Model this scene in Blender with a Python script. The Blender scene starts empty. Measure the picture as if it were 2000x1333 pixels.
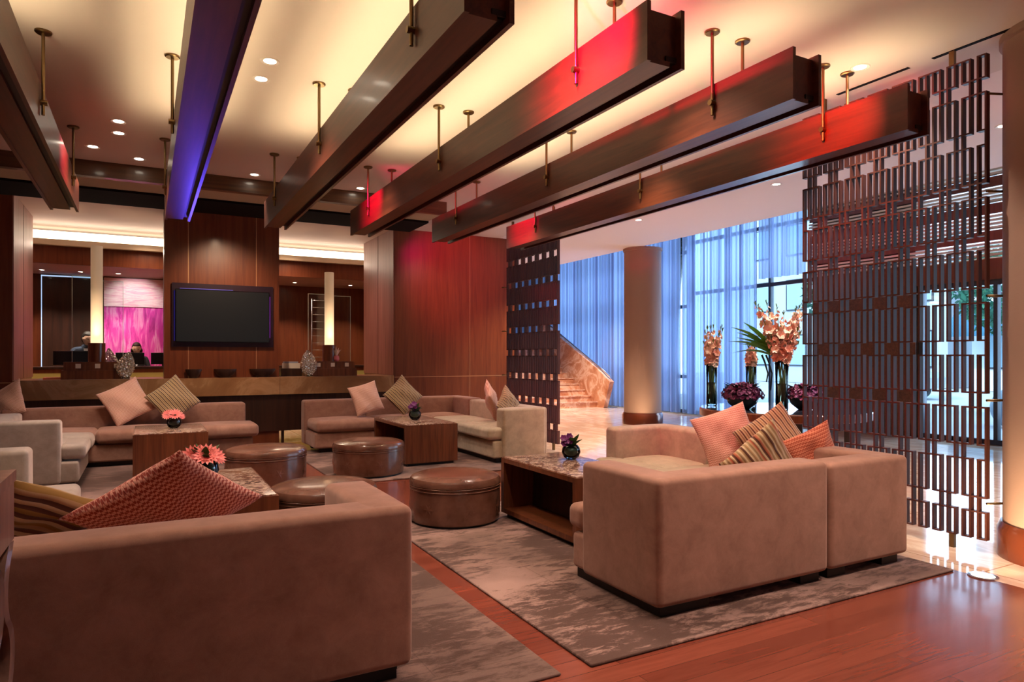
import bpy, bmesh, math, random
from mathutils import Vector, Matrix
random.seed(7)
PI = math.pi
S = bpy.context.scene
C = S.collection
# ------------------------------------------------------------------ camera
FPX, HOR, CAMH = 1320.0, 697.0, 1.4
YAW = math.atan(715 / FPX)
cam = bpy.data.objects.new('camera', bpy.data.cameras.new('camera'))
C.objects.link(cam); S.camera = cam
cam.data.sensor_width = 36; cam.data.lens = FPX / 2000 * 36
cam.data.shift_y = (HOR - 666.5) / 2000
cam.location = (0, 0, CAMH); cam.rotation_euler = (PI / 2, 0, -YAW)
cam.data.clip_start = 0.05; cam.data.clip_end = 300
S.view_settings.view_transform = 'Standard'; S.view_settings.look = 'None'
S.view_settings.exposure = 0.95; S.view_settings.gamma = 1.0; S.view_settings.use_curve_mapping = False
_s, _c = math.sin(YAW), math.cos(YAW)
def at(px, w):                      # ground position of photo column px at depth w
    u = (px - 1000) / FPX
    return Vector((w * (_s + u * _c), w * (_c - u * _s), 0))
# ------------------------------------------------------------------ daylight
wd = bpy.data.worlds.new('sky'); S.world = wd; wd.use_nodes = True
bg = wd.node_tree.nodes['Background']
bg.inputs[0].default_value = (0.50, 0.72, 1.0, 1); bg.inputs[1].default_value = 2.0
sun = bpy.data.objects.new('sun', bpy.data.lights.new('sun', 'SUN')); C.objects.link(sun)      # high behind the hotel: lights the street only
sun.data.energy = 1.6; sun.data.color = (1, .97, .94); sun.data.angle = .02; sun.rotation_euler = Vector((.75, .15, -.65)).to_track_quat('-Z', 'Y').to_euler()
S.cycles.max_bounces = 7; S.cycles.diffuse_bounces = 4; S.cycles.glossy_bounces = 3
S.cycles.transmission_bounces = 6; S.cycles.transparent_max_bounces = 12
S.cycles.sample_clamp_indirect = 4.0; S.cycles.use_denoising = True
S.cycles.caustics_reflective = False; S.cycles.caustics_refractive = False
CEIL = 3.65
WARM = (1.0, 0.77, 0.62)
def lamp(kind, loc, power, color=WARM, size=0.05, target=None, angle=70, blend=0.6, sx=None, sy=None):
    l = bpy.data.lights.new('lamp_light', kind); l.energy = power; l.color = color
    if kind == 'AREA': l.specular_factor = .0
    o = bpy.data.objects.new('lamp_light', l); C.objects.link(o); o.location = loc
    if kind == 'SPOT':
        l.spot_size = math.radians(angle); l.spot_blend = blend; l.shadow_soft_size = size
    elif kind == 'POINT': l.shadow_soft_size = size
    elif kind == 'AREA':
        l.shape = 'RECTANGLE'; l.size = sx; l.size_y = sy
    if target is not None:
        o.rotation_euler = (Vector(target) - Vector(loc)).to_track_quat('-Z', 'Y').to_euler()
    return o
# daylight pouring in through the tall window wall on the right
lamp('AREA', (12.6, 12, 2.6), 760, (0.55, 0.72, 1.0), target=(0, 12, 2.6), sx=13, sy=4.4)
lamp('AREA', (12.6, 3.2, 2.2), 60, (0.55, 0.72, 1.0), target=(0, 3.2, 2.2), sx=6.5, sy=3.6)
# ------------------------------------------------------------------ materials
MATS = {}
def mat(name, col=(.5, .5, .5), rough=.5, metal=0, spec=.5, coat=0, sheen=0, emit=None, estr=0, trans=0, ior=1.45, alpha=1):
    if name in MATS: return MATS[name]
    m = bpy.data.materials.new(name); m.use_nodes = True; MATS[name] = m
    b = m.node_tree.nodes['Principled BSDF']; I = b.inputs
    I['Base Color'].default_value = (*col, 1); I['Roughness'].default_value = rough; I['Metallic'].default_value = metal
    I['Specular IOR Level'].default_value = spec; I['Coat Weight'].default_value = coat; I['Coat Roughness'].default_value = .12
    I['Sheen Weight'].default_value = sheen; I['Transmission Weight'].default_value = trans; I['IOR'].default_value = ior
    I['Alpha'].default_value = alpha
    if emit: I['Emission Color'].default_value = (*emit, 1); I['Emission Strength'].default_value = estr
    return m
class NT:
    def __init__(s, m): s.t = m.node_tree; s.n = s.t.nodes; s.l = s.t.links; s.b = s.n['Principled BSDF']
    def new(s, k, **kw):
        n = s.n.new(k)
        for a, v in kw.items():
            if hasattr(n, a): setattr(n, a, v)
            else: n.inputs[a.replace('_', ' ')].default_value = v
        return n
    def co(s, scale=(1, 1, 1), rot=(0, 0, 0), obj=True, loc=(0, 0, 0)):
        c = s.new('ShaderNodeTexCoord'); m = s.new('ShaderNodeMapping')
        m.inputs['Scale'].default_value = scale; m.inputs['Rotation'].default_value = rot; m.inputs['Location'].default_value = loc
        s.l.new(c.outputs['Object'], m.inputs[0]); return m.outputs[0]
    def noise(s, co, scale, detail=4, rough=.55, dist=0):
        n = s.new('ShaderNodeTexNoise'); n.inputs['Scale'].default_value = scale; n.inputs['Detail'].default_value = detail
        n.inputs['Roughness'].default_value = rough; n.inputs['Distortion'].default_value = dist
        s.l.new(co, n.inputs['Vector']); return n.outputs['Fac']
    def ramp(s, fac, stops):
        r = s.new('ShaderNodeValToRGB'); e = r.color_ramp.elements
        while len(e) < len(stops): e.new(.5)
        for i, (p, c) in enumerate(stops): e[i].position = p; e[i].color = (*c, 1)
        s.l.new(fac, r.inputs[0]); return r.outputs[0]
    def math(s, op, a, b=None):
        n = s.new('ShaderNodeMath'); n.operation = op
        for i, v in enumerate((a, b)):
            if v is None: continue
            if isinstance(v, (int, float)): n.inputs[i].default_value = v
            else: s.l.new(v, n.inputs[i])
        return n.outputs[0]
    def mix(s, f, a, b, mode='MIX'):
        n = s.new('ShaderNodeMix'); n.data_type = 'RGBA'; n.blend_type = mode
        for k, v in ((0, f), (6, a), (7, b)):
            if isinstance(v, (int, float)): n.inputs[k].default_value = v
            elif isinstance(v, tuple): n.inputs[k].default_value = (*v, 1)
            else: s.l.new(v, n.inputs[k])
        return n.outputs[2]
    def bump(s, h, st=.3, d=.01):
        b = s.new('ShaderNodeBump'); b.inputs['Strength'].default_value = st; b.inputs['Distance'].default_value = d
        s.l.new(h, b.inputs['Height']); s.l.new(b.outputs[0], s.b.inputs['Normal'])
    def out(s, col): s.l.new(col, s.b.inputs['Base Color'])
def wood(name, dark, light, rough=.32, axis='z', scale=1.0, coat=.25):
    m = mat(name, light, rough, coat=coat); t = NT(m)
    sc = {'z': (9, 9, .55), 'x': (.55, 9, 9), 'y': (9, .55, 9)}[axis]
    co = t.co(tuple(v * scale for v in sc))
    n = t.noise(co, 2.2, 6, .6, .6)
    t.out(t.ramp(n, [(.3, dark), (.7, light)])); t.bump(n, .06, .004)
    return m
W_WALL = wood('panel_wood', (.115, .026, .010), (.185, .050, .018), .34, coat=.1)
W_PALE = wood('jamb_wood', (.22, .085, .065), (.36, .15, .115), .5, coat=0)
W_BEAM = wood('beam_wood', (.048, .011, .006), (.115, .028, .013), .36, 'y', coat=.08)
W_TABLE = wood('table_wood', (.075, .018, .008), (.21, .065, .026), .28)
W_DARK = wood('dark_wood', (.016, .007, .005), (.05, .018, .010), .4)
W_SLAT = wood('slat_wood', (.050, .012, .009), (.100, .028, .019), .5, coat=0)
W_SOF = mat('dark_soffit', (.007, .004, .003), .9, spec=.1)
PLINTH = mat('plinth_black', (.012, .008, .007), .5)
BRONZE = mat('bronze', (.20, .13, .06), .35, 1)
BRASSL = mat('brass_inlay', (.55, .33, .18), .35, .7)
CHROME = mat('chrome', (.7, .7, .72), .2, 1)
PLAST = mat('ceiling_plaster', (.68, .58, .53), .9)
PLASTL = mat('lobby_plaster', (.80, .70, .68), .9)
BLACK = mat('black_gloss', (.006, .006, .008), .15)
def fabric(name, c1, c2, sheen=.5):
    m = mat(name, c1, .9, spec=.15, sheen=sheen); t = NT(m)
    c1 = tuple(q * .84 for q in c1); co = t.co(); n = t.noise(co, 7, 7, .7, .3); n2 = t.noise(co, 420, 2)
    t.out(t.mix(t.math('MULTIPLY', n2, .35), t.ramp(n, [(.3, c1), (.72, c2)]), (.75, .6, .52), 'MULTIPLY')); t.bump(n2, .25, .002)
    t.b.inputs['Sheen Roughness'].default_value = .45
    t.b.inputs['Sheen Tint'].default_value = (.9, .7, .62, 1)
    return m
F_TAUPE = fabric('taupe_velvet', (.30, .150, .105), (.40, .215, .158))
F_GREY_LIT = fabric('grey_lit_velvet', (.33, .27, .225), (.42, .35, .30))  # left returns: their lit tone is put into the velvet colour
F_CREAM_LIT = fabric('cream_lit_velvet', (.46, .38, .28), (.60, .50, .38))  # right-hand returns: lamplight is put into a paler velvet colour
def stripes(name, cols, scale, rot=0):
    m = mat(name, cols[0], .9, spec=.1, sheen=.3); t = NT(m)
    co = t.co(rot=(0, 0, rot)); sx = t.new('ShaderNodeSeparateXYZ'); t.l.new(co, sx.inputs[0])
    f = t.math('FRACT', t.math('MULTIPLY', sx.outputs[0], scale))
    n = len(cols); r = t.ramp(f, [(i / n, c) for i, c in enumerate(cols)])
    r.node.color_ramp.interpolation = 'CONSTANT'
    rib = t.math('SINE', t.math('MULTIPLY', sx.outputs[0], scale * 2 * PI * n / 2))
    t.out(r); t.bump(rib, .6, .004); return m
BE, BR, TN, RD, MU, GR = (.50, .36, .21), (.10, .035, .02), (.36, .21, .10), (.36, .10, .05), (.27, .14, .03), (.28, .24, .16)
ST_BEIGE = stripes('beige_stripe', [BE, BR, BE, TN], 26)
ST_RED = stripes('red_brown_stripe', [TN, RD, BE, BR, RD, TN, BE, TN, BR, BE, TN, BE], 5.2)
ST_MUST = stripes('mustard_stripe', [MU, BR, BE, MU, TN, BR, BE, BR], 6, PI / 2)
def weave(name, a, b, scale=45):
    m = mat(name, a, .9, spec=.1, sheen=.3); t = NT(m)
    co = t.co(rot=(0, 0, .1)); sx = t.new('ShaderNodeSeparateXYZ'); t.l.new(co, sx.inputs[0])
    u = t.math('SINE', t.math('MULTIPLY', sx.outputs[0], scale * 2 * PI))
    v = t.math('SINE', t.math('ADD', t.math('MULTIPLY', sx.outputs[1], scale * 2 * PI), t.math('MULTIPLY', u, 1.1)))
    f = t.math('ADD', t.math('MULTIPLY', t.math('MULTIPLY', u, v), .5), .5)
    t.out(t.ramp(f, [(.42, a), (.58, b)])); t.bump(f, .5, .004); return m
WV_RED = weave('red_weave', (.36, .055, .035), (.78, .36, .27), 38)
WV_PINK = weave('pink_weave', (.58, .26, .18), (.80, .52, .40), 60)
WV_RUST = weave('rust_weave', (.36, .07, .035), (.62, .22, .13), 48)
LEATHER = mat('ottoman_leather', (.13, .055, .035), .27, coat=.5)
_t = NT(LEATHER); _n = _t.noise(_t.co(), 6, 4); _t.out(_t.ramp(_n, [(.3, (.09, .032, .018)), (.75, (.19, .085, .055))])); _t.bump(_t.noise(_t.co(), 160, 2), .12, .002)
def marble(name, c1, c2, c3, scale, rough=.08, dist=2.5):
    m = mat(name, c1, rough); t = NT(m); co = t.co()
    n = t.noise(co, scale, 8, .62, dist)
    t.out(t.ramp(n, [(.32, c1), (.48, c2), (.53, c3), (.60, c2), (.75, c1)])); return m
M_TOP = marble('emperador_marble', (.10, .045, .03), (.20, .10, .07), (.55, .42, .34), 5, .12, 3)
M_STAIR = marble('rosso_marble', (.42, .15, .07), (.62, .30, .18), (.80, .55, .42), 1.0, .15, 2)
M_ONYX = marble('onyx_counter', (.27, .13, .055), (.36, .19, .085), (.46, .27, .14), 1.3, .28, 1)
# floors
M_FLOORW = mat('plank_floor', (.3, .08, .03), .24, coat=.35); _t = NT(M_FLOORW)
_co = _t.co(); _br = _t.new('ShaderNodeTexBrick'); _t.l.new(_co, _br.inputs[0])
_br.inputs['Scale'].default_value = 1.0; _br.inputs['Brick Width'].default_value = 1.9; _br.inputs['Row Height'].default_value = .13
_br.inputs['Mortar Size'].default_value = .0016; _br.inputs['Color1'].default_value = (.245, .060, .034, 1); _br.inputs['Color2'].default_value = (.165, .037, .021, 1)
_br.inputs['Mortar'].default_value = (.10, .025, .012, 1); _br.offset = .37
_gr = _t.noise(_t.co((.7, 7, 1)), 3.0, 4, .5, 1.2)
_t.out(_t.mix(.65, _br.outputs['Color'], _t.ramp(_gr, [(.25, (.62, .52, .50)), (.7, (1, 1, 1))]), 'MULTIPLY'))
M_FLOORM = mat('marble_floor', (.6, .45, .35), .07, spec=.22); _t = NT(M_FLOORM); _co = _t.co()
_n = _t.noise(_t.co((1, .35, 1), rot=(0, 0, .5)), 2.6, 8, .6, 2.2)
_b = _t.new('ShaderNodeTexBrick'); _t.l.new(_co, _b.inputs[0]); _b.offset = 0; _b.inputs['Brick Width'].default_value = 1.2; _b.inputs['Row Height'].default_value = 1.2
_b.inputs['Mortar Size'].default_value = .006; _b.inputs['Scale'].default_value = 1
_b.inputs['Color1'].default_value = (1, 1, 1, 1); _b.inputs['Color2'].default_value = (.9, .86, .84, 1); _b.inputs['Mortar'].default_value = (.55, .45, .4, 1)
_t.out(_t.mix(1.0, _t.ramp(_n, [(.25, (.60, .38, .27)), (.5, (.74, .54, .42)), (.62, (.86, .72, .58)), (.8, (.62, .42, .31))]), _b.outputs['Color'], 'MULTIPLY'))
def rugmat(name, seed):
    m = mat(name, (.25, .17, .13), .95, spec=.1, sheen=.2); t = NT(m)
    co = t.co(loc=(seed, seed * 2, 0)); a = t.noise(t.co((1.0, 3.2, 1), loc=(seed, 0, 0)), 4.5, 10, .78, .3)
    b = t.noise(co, .75, 4); g = t.noise(t.co((70, 22, 1)), 6, 3); e = t.noise(t.co((1, 1, 1), loc=(0, seed, 3)), 1.3, 4)
    c = t.mix(t.ramp(b, [(.42, (0, 0, 0)), (.58, (1, 1, 1))]), (.37, .225, .190), (.18, .105, .085))
    f = t.math('ADD', t.math('MULTIPLY', a, .7), t.math('MULTIPLY', e, .5))
    c2 = t.mix(t.ramp(f, [(.565, (0, 0, 0)), (.635, (.9, .9, .9))]), c, (.075, .034, .024))
    bk = t.new('ShaderNodeTexBrick'); t.l.new(co, bk.inputs[0]); bk.inputs['Brick Width'].default_value = 1.15; bk.inputs['Row Height'].default_value = .9
    bk.inputs['Mortar Size'].default_value = .003; bk.inputs['Scale'].default_value = 1
    bk.inputs['Color1'].default_value = (1, 1, 1, 1); bk.inputs['Color2'].default_value = (.74, .70, .68, 1); bk.inputs['Mortar'].default_value = (.6, .55, .5, 1)
    c3 = t.mix(.8, c2, bk.outputs['Color'], 'MULTIPLY')
    t.out(t.mix(.5, c3, t.ramp(g, [(.3, (.65, .62, .6)), (.7, (1, 1, 1))]), 'MULTIPLY')); t.bump(g, .5, .004); return m
GLASS = mat('clear_glass', (.92, .97, .96), .02, trans=1, ior=1.3)
GLASSP = bpy.data.materials.new('pane_glass'); GLASSP.use_nodes = True; MATS['pane_glass'] = GLASSP
_n = GLASSP.node_tree; _n.nodes.clear(); _o = _n.nodes.new('ShaderNodeOutputMaterial'); _mx = _n.nodes.new('ShaderNodeMixShader')
_tr = _n.nodes.new('ShaderNodeBsdfTransparent'); _tr.inputs[0].default_value = (.90, .96, .96, 1); _gl = _n.nodes.new('ShaderNodeBsdfGlossy'); _gl.inputs['Roughness'].default_value = .02
_fr = _n.nodes.new('ShaderNodeFresnel'); _fr.inputs[0].default_value = 1.35
_n.links.new(_fr.outputs[0], _mx.inputs[0]); _n.links.new(_tr.outputs[0], _mx.inputs[1]); _n.links.new(_gl.outputs[0], _mx.inputs[2]); _n.links.new(_mx.outputs[0], _o.inputs[0])
# ------------------------------------------------------------------ mesh helpers
def bm_new(): return bmesh.new()
def box(bm, x0, x1, y0, y1, z0, z1, rot=None, piv=None):
    vs = [bm.verts.new((x, y, z)) for z in (z0, z1) for y in (y0, y1) for x in (x0, x1)]
    for f in ((0, 2, 3, 1), (4, 5, 7, 6), (0, 1, 5, 4), (2, 6, 7, 3), (0, 4, 6, 2), (1, 3, 7, 5)):
        bm.faces.new([vs[i] for i in f])
    if rot is not None:
        p = Vector(piv or ((x0 + x1) / 2, (y0 + y1) / 2, (z0 + z1) / 2))
        for v in vs: v.co = rot @ (v.co - p) + p
    return vs
def rbox(bm, x0, x1, y0, y1, z0, z1, r=.05, n=5, puff=0.0, topr=None):
    lo, hi = Vector((x0, y0, z0)), Vector((x1, y1, z1))
    r = min(r, min(hi - lo) / 2 * .98)
    def ax(a, b):
        q = [0, .08, .25, .5, .75, 1]
        L = [a + r * t for t in q]; R = [b - r * t for t in reversed(q)]
        M = [a + r + (b - a - 2 * r) * (i + 1) / (n + 1) for i in range(n)]
        return L + M + R
    A = [ax(lo[i], hi[i]) for i in range(3)]
    cache = {}
    def vert(i, j, k):
        key = (i, j, k)
        if key in cache: return cache[key]
        p = Vector((A[0][i], A[1][j], A[2][k]))
        q = Vector([min(max(p[a], lo[a] + r), hi[a] - r) for a in range(3)])
        d = p - q
        if d.length > 1e-9: p = q + d.normalized() * r
        if puff:
            m = (lo + hi) / 2; h = (hi - lo) / 2
            u = [(p[a] - m[a]) / h[a] for a in range(3)]
            g = [max(0, 1 - u[a] ** 2) for a in range(3)]
            p = p + Vector((u[0] * g[1] * g[2], u[1] * g[0] * g[2], u[2] * g[0] * g[1] * 1.4)) * puff
        cache[key] = bm.verts.new(p); return cache[key]
    N = [len(a) - 1 for a in A]
    def face(a, b, c, d): bm.faces.new((a, b, c, d))
    for i in range(N[0]):
        for j in range(N[1]):
            face(vert(i, j, 0), vert(i, j + 1, 0), vert(i + 1, j + 1, 0), vert(i + 1, j, 0))
            face(vert(i, j, N[2]), vert(i + 1, j, N[2]), vert(i + 1, j + 1, N[2]), vert(i, j + 1, N[2]))
    for i in range(N[0]):
        for k in range(N[2]):
            face(vert(i, 0, k), vert(i + 1, 0, k), vert(i + 1, 0, k + 1), vert(i, 0, k + 1))
            face(vert(i, N[1], k), vert(i, N[1], k + 1), vert(i + 1, N[1], k + 1), vert(i + 1, N[1], k))
    for j in range(N[1]):
        for k in range(N[2]):
            face(vert(0, j, k), vert(0, j, k + 1), vert(0, j + 1, k + 1), vert(0, j + 1, k))
            face(vert(N[0], j, k), vert(N[0], j + 1, k), vert(N[0], j + 1, k + 1), vert(N[0], j, k + 1))
def lathe(bm, prof, cx=0, cy=0, n=32, cap=True):
    rings = []
    for r, z in prof:
        rings.append([bm.verts.new((cx + r * math.cos(2 * PI * i / n), cy + r * math.sin(2 * PI * i / n), z)) for i in range(n)])
    for a, b in zip(rings, rings[1:]):
        for i in range(n): bm.faces.new((a[i], a[(i + 1) % n], b[(i + 1) % n], b[i]))
    if cap:
        if prof[0][0] > 1e-4: bm.faces.new(list(reversed(rings[0])))
        if prof[-1][0] > 1e-4: bm.faces.new(rings[-1])
def tube(bm, pts, r, n=8, r2=None):
    pts = [Vector(p) for p in pts]; prev = None
    for i, p in enumerate(pts):
        d = (pts[min(i + 1, len(pts) - 1)] - pts[max(i - 1, 0)]).normalized()
        up = Vector((0, 0, 1)) if abs(d.z) < .95 else Vector((1, 0, 0))
        a = d.cross(up).normalized(); b = a.cross(d)
        rr = r if r2 is None else r + (r2 - r) * i / (len(pts) - 1)
        ring = [bm.verts.new(p + (a * math.cos(2 * PI * k / n) + b * math.sin(2 * PI * k / n)) * rr) for k in range(n)]
        if prev:
            for k in range(n): bm.faces.new((prev[k], prev[(k + 1) % n], ring[(k + 1) % n], ring[k]))
        else: bm.faces.new(list(reversed(ring)))
        prev = ring
    bm.faces.new(prev)
def leaf(bm, base, tip, w_, n=5):
    base, tip = Vector(base), Vector(tip); d = tip - base; s = d.cross(Vector((.2, .3, 1))).normalized(); prev = None
    for i in range(n + 1):
        t_ = i / n; c = base + d * t_ + Vector((0, 0, .25 * d.length * math.sin(t_ * PI) * .4)); ww = w_ * math.sin(PI * min(.97, t_ * .9 + .08))
        a, b = bm.verts.new(c + s * ww), bm.verts.new(c - s * ww)
        if prev: bm.faces.new((prev[0], a, b, prev[1]))
        prev = (a, b)
def wpos(o):
    v = Vector((0, 0, 0))
    while o is not None: v += o.location; o = o.parent
    return v
def obj(name, bm, m, parent=None, smooth=False, local=False, loc=None, recalc=True):
    """one mesh object; geometry given in world space unless local"""
    if recalc: bmesh.ops.recalc_face_normals(bm, faces=bm.faces[:])
    off = Vector((0, 0, 0))
    if parent is not None and not local: off = wpos(parent)
    if loc is not None and not local: off = Vector(loc)
    if off.length: bmesh.ops.translate(bm, vec=-off, verts=bm.verts[:])
    me = bpy.data.meshes.new(name); bm.to_mesh(me); bm.free()
    o = bpy.data.objects.new(name, me); C.objects.link(o)
    if m is not None: me.materials.append(m)
    if smooth:
        for p in me.polygons: p.use_smooth = True
        if smooth == 'auto':
            try: me.set_sharp_from_angle(angle=math.radians(38))
            except Exception: pass
    if parent is not None: o.parent = parent
    if loc is not None: o.location = loc
    return o
def tag(o, label, cat, group=None, kind=None):
    if label: o['label'] = label
    if cat: o['category'] = cat
    if group: o['group'] = group
    if kind: o['kind'] = kind
    return o
def thing(name, label, cat, loc=(0, 0, 0), rz=0, group=None):
    o = bpy.data.objects.new(name, None); C.objects.link(o); o.location = loc; o.rotation_euler = (0, 0, rz)
    o.empty_display_size = .1
    return tag(o, label, cat, group)
def struct(name, bm, m, parent=None, smooth=False):
    o = obj(name, bm, m, parent, smooth)
    if parent is None: o['kind'] = 'structure'
    return o
def sbox(name, m, *a, parent=None):
    bm = bm_new(); box(bm, *a); return struct(name, bm, m, parent)
def pbox(name, m, parent, *a, r=0):
    bm = bm_new()
    if r: rbox(bm, *a, r=r, n=2)
    else: box(bm, *a)
    return obj(name, bm, m, parent, smooth=bool(r))
def dup(root, loc, rz=None, label=None, group=None):
    r = root.copy(); C.objects.link(r); r.location = loc
    if rz is not None: r.rotation_euler = (0, 0, rz)
    if label: r['label'] = label
    if group: r['group'] = group
    for ch in list(root.children):
        c = ch.copy(); C.objects.link(c); c.parent = r
        for g in ch.children:
            d = g.copy(); C.objects.link(d); d.parent = c
    return r
# ================================================================== SETTING
XM = 4.66                                   # where planks meet marble
bm = bm_new(); box(bm, -5, XM, -3, 11.45, -.1, 0); struct('floor', bm, M_FLOORW)
bm = bm_new(); box(bm, XM, 12.0, -3, 22, -.1, 0); struct('floor_lobby', bm, M_FLOORM)
bm = bm_new(); box(bm, -5, XM, 11.45, 22, -.1, 0); struct('floor_reception', bm, M_FLOORM)
sbox('ceiling', PLAST, -5, 5.9, -3, 22, CEIL, CEIL + .15)
sbox('ceiling_lobby', PLASTL, 5.9, 8.9, -3, 22, CEIL, CEIL + .15)
sbox('trim_1', PLASTL, 8.8, 8.9, -3, 22, CEIL + .15, 5.6)
sbox('ceiling_atrium', PLASTL, 8.8, 12.2, -3, 22, 5.6, 5.75)
sbox('wall_left', W_WALL, -5.1, -5, -3, 22, 0, CEIL)
sbox('wall_back', PLAST, -5, 12, -3.1, -3, 0, 5.6)
sbox('wall_far', W_WALL, 6.4, 12, 21.9, 22, 0, 5.6)
# slot diffusers in the ceiling over the screen
for i, y in enumerate((2.35, 3.15, 3.95, 4.75, 5.55)):
    sbox('trim_%d' % (2 + i), W_SOF, 5.20, 5.235, y, y + .62, CEIL - .004, CEIL + .01)
# bar wall: deep piers, TV pier, soffit
def panel_lines(name, parent, lines, m=BRASSL):
    for a in lines:
        bm = bm_new(); box(bm, *a); obj(name, bm, m, parent)
YW = 11.4
w = sbox('wall_pier_left', W_WALL, -5, -1.61, YW, 13.2, 0, CEIL)
bm = bm_new(); box(bm, -1.62, -1.595, YW + .01, 13.2, 1.075, CEIL); obj('jamb_panel', bm, W_PALE, w)
panel_lines('reveal_line', w, [(-1.6, -1.592, 12.25, 12.262, 1.08, CEIL)], W_SOF)
panel_lines('reveal_line', w, [(-5, -1.61, YW - .004, YW + .01, 1.035, 1.047)])
w = sbox('wall_pier_right', W_WALL, 3.83, 6.25, YW, 13.24, 0, CEIL)
bm = bm_new(); box(bm, 3.815, 3.84, YW + .01, 13.24, 1.075, CEIL); obj('jamb_panel', bm, W_PALE, w)
panel_lines('reveal_line', w, [(3.812, 3.82, 12.3, 12.312, 1.08, CEIL)], W_SOF)
panel_lines('inlay_line', w, [(3.83, 6.25, YW - .004, YW + .01, 1.035, 1.045), (5.28, 5.288, YW - .004, YW + .01, 0, CEIL)])
w = sbox('wall_pier_tv', W_WALL, .24, 1.9, YW + .04, 12.0, 0, CEIL)
panel_lines('inlay_line', w, [(.565, .575, YW + .034, YW + .05, 1.07, CEIL), (1.545, 1.555, YW + .034, YW + .05, 1.07, CEIL)])
sbox('trim_10', wood('cross_beam_wood', (.05, .02, .008), (.13, .06, .022), .4, 'x'), -5, 3.85, 9.1, 9.2, 3.47, CEIL)
sbox('trim_11', mat('soffit_plaster', (.42, .33, .22), .8), -5, 3.85, 9.2, 9.82, 3.50, CEIL)
sbox('trim_12', W_SOF, -5, 3.85, 9.82, 10.68, 3.47, CEIL)
# reception room behind
sbox('wall_reception_back', W_WALL, -5, 6.4, 16.0, 16.1, 0, CEIL)
sbox('wall_reception_right', W_WALL, 6.25, 6.4, 13.24, 22, 0, CEIL)
sbox('trim_13', mat('cove_plaster', (.6, .5, .36), .8), -5, 6.25, 14.0, 14.12, 3.33, 3.43)
sbox('trim_14', W_WALL, -5, 6.25, 14.14, 14.2, 3.02, 3.43)
sbox('trim_15', mat('soffit_pink', (.5, .27, .2), .5), -5, 6.25, 14.2, 16.0, 3.02, 3.06)
E_COVE = mat('cove_lamp', (1, .9, .7), emit=(1, .86, .62), estr=2.2)
bm = bm_new(); box(bm, -4.9, 6.2, 14.2, 14.24, 3.435, 3.60); tag(obj('cove_light', bm, E_COVE), 'long bright cove light strip glowing under the reception ceiling', 'light')
# lobby side wall: windows and entrance at X = 11.6..11.9
GX = 11.85
bl = mat('window_metal', (.05, .06, .08), .5, .5)
def window(n, y0, y1, z0, z1, vs, hs):
    f = bm_new()
    for a in ((y0, y0 + .07, z0, z1), (y1 - .07, y1, z0, z1)): box(f, GX - .06, GX + .06, *a)
    for a in ((z0, z0 + .08), (z1 - .08, z1)): box(f, GX - .055, GX + .055, y0 + .07, y1 - .07, *a)
    for v in vs: box(f, GX - .05, GX + .05, v - .03, v + .03, z0 + .08, z1 - .08)
    for h in hs: box(f, GX - .045, GX + .045, y0 + .07, y1 - .07, h - .04, h + .04)
    o = struct('window_%d' % n, f, bl)
    bm = bm_new(); box(bm, GX - .006, GX + .006, y0 + .03, y1 - .03, z0 + .03, z1 - .03); obj('window_glass', bm, GLASSP, o)
window(1, 17.0, 21.9, 0, 5.6, (18.6, 20.3), (.9, 2.65, 4.0))
window(2, 12.6, 17.0, 0, 5.6, (14.1, 15.6), (.9, 2.65, 4.0))
window(3, 9.0, 12.6, 0, 5.6, (10.15, 11.4), (2.95, 4.2))
sbox('trim_18', PLASTL, 11.4, 11.7, 9.0, 21.8, 5.5, 5.6)
sbox('wall_right', wood('lobby_wood', (.07, .024, .012), (.16, .06, .03), .35, 'x'), 11.7, 12.0, 6.95, 9.0, 0, 5.6)
sbox('trim_16', W_WALL, 11.72, 11.98, 3.2, 6.95, 2.62, 2.95)
window(4, 3.2, 6.95, 0, 2.62, (4.4, 5.75), ())
sbox('wall_right_near', PLAST, 11.7, 12.0, -3, -.2, 0, 5.6)
window(5, -.2, 3.2, 0, 3.6, (1.5,), (2.6,))
sbox('trim_17', PLASTL, 11.72, 11.98, -.2, 3.2, 3.6, 5.6)
# louvred bands above the entrance
lv = mat('louvre_white', (.62, .55, .46), .6)
z = 2.95; k = 0
while z < 5.3:
    sbox('trim_%d' % (20 + k), lv, 11.74, 11.9, 3.2, 9.0, z, z + .02); k += 1
    bm = bm_new()
    for i in range(4): box(bm, 11.58, 11.69, 3.2, 9.0, z + .03 + i * .058, z + .062 + i * .058)
    tag(obj('louvre_band', bm, lv), ['lowest', 'second', 'third', 'fourth', 'fifth', 'sixth', 'seventh'][k - 1] + ' band of white louvre slats above the entrance glazing', 'louvre', 'louvre bands over the entrance')
    sbox('trim_%d' % (30 + k), W_WALL, 11.60, 11.9, 3.2, 9.0, z + .26, z + .42)
    z += .42
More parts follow.
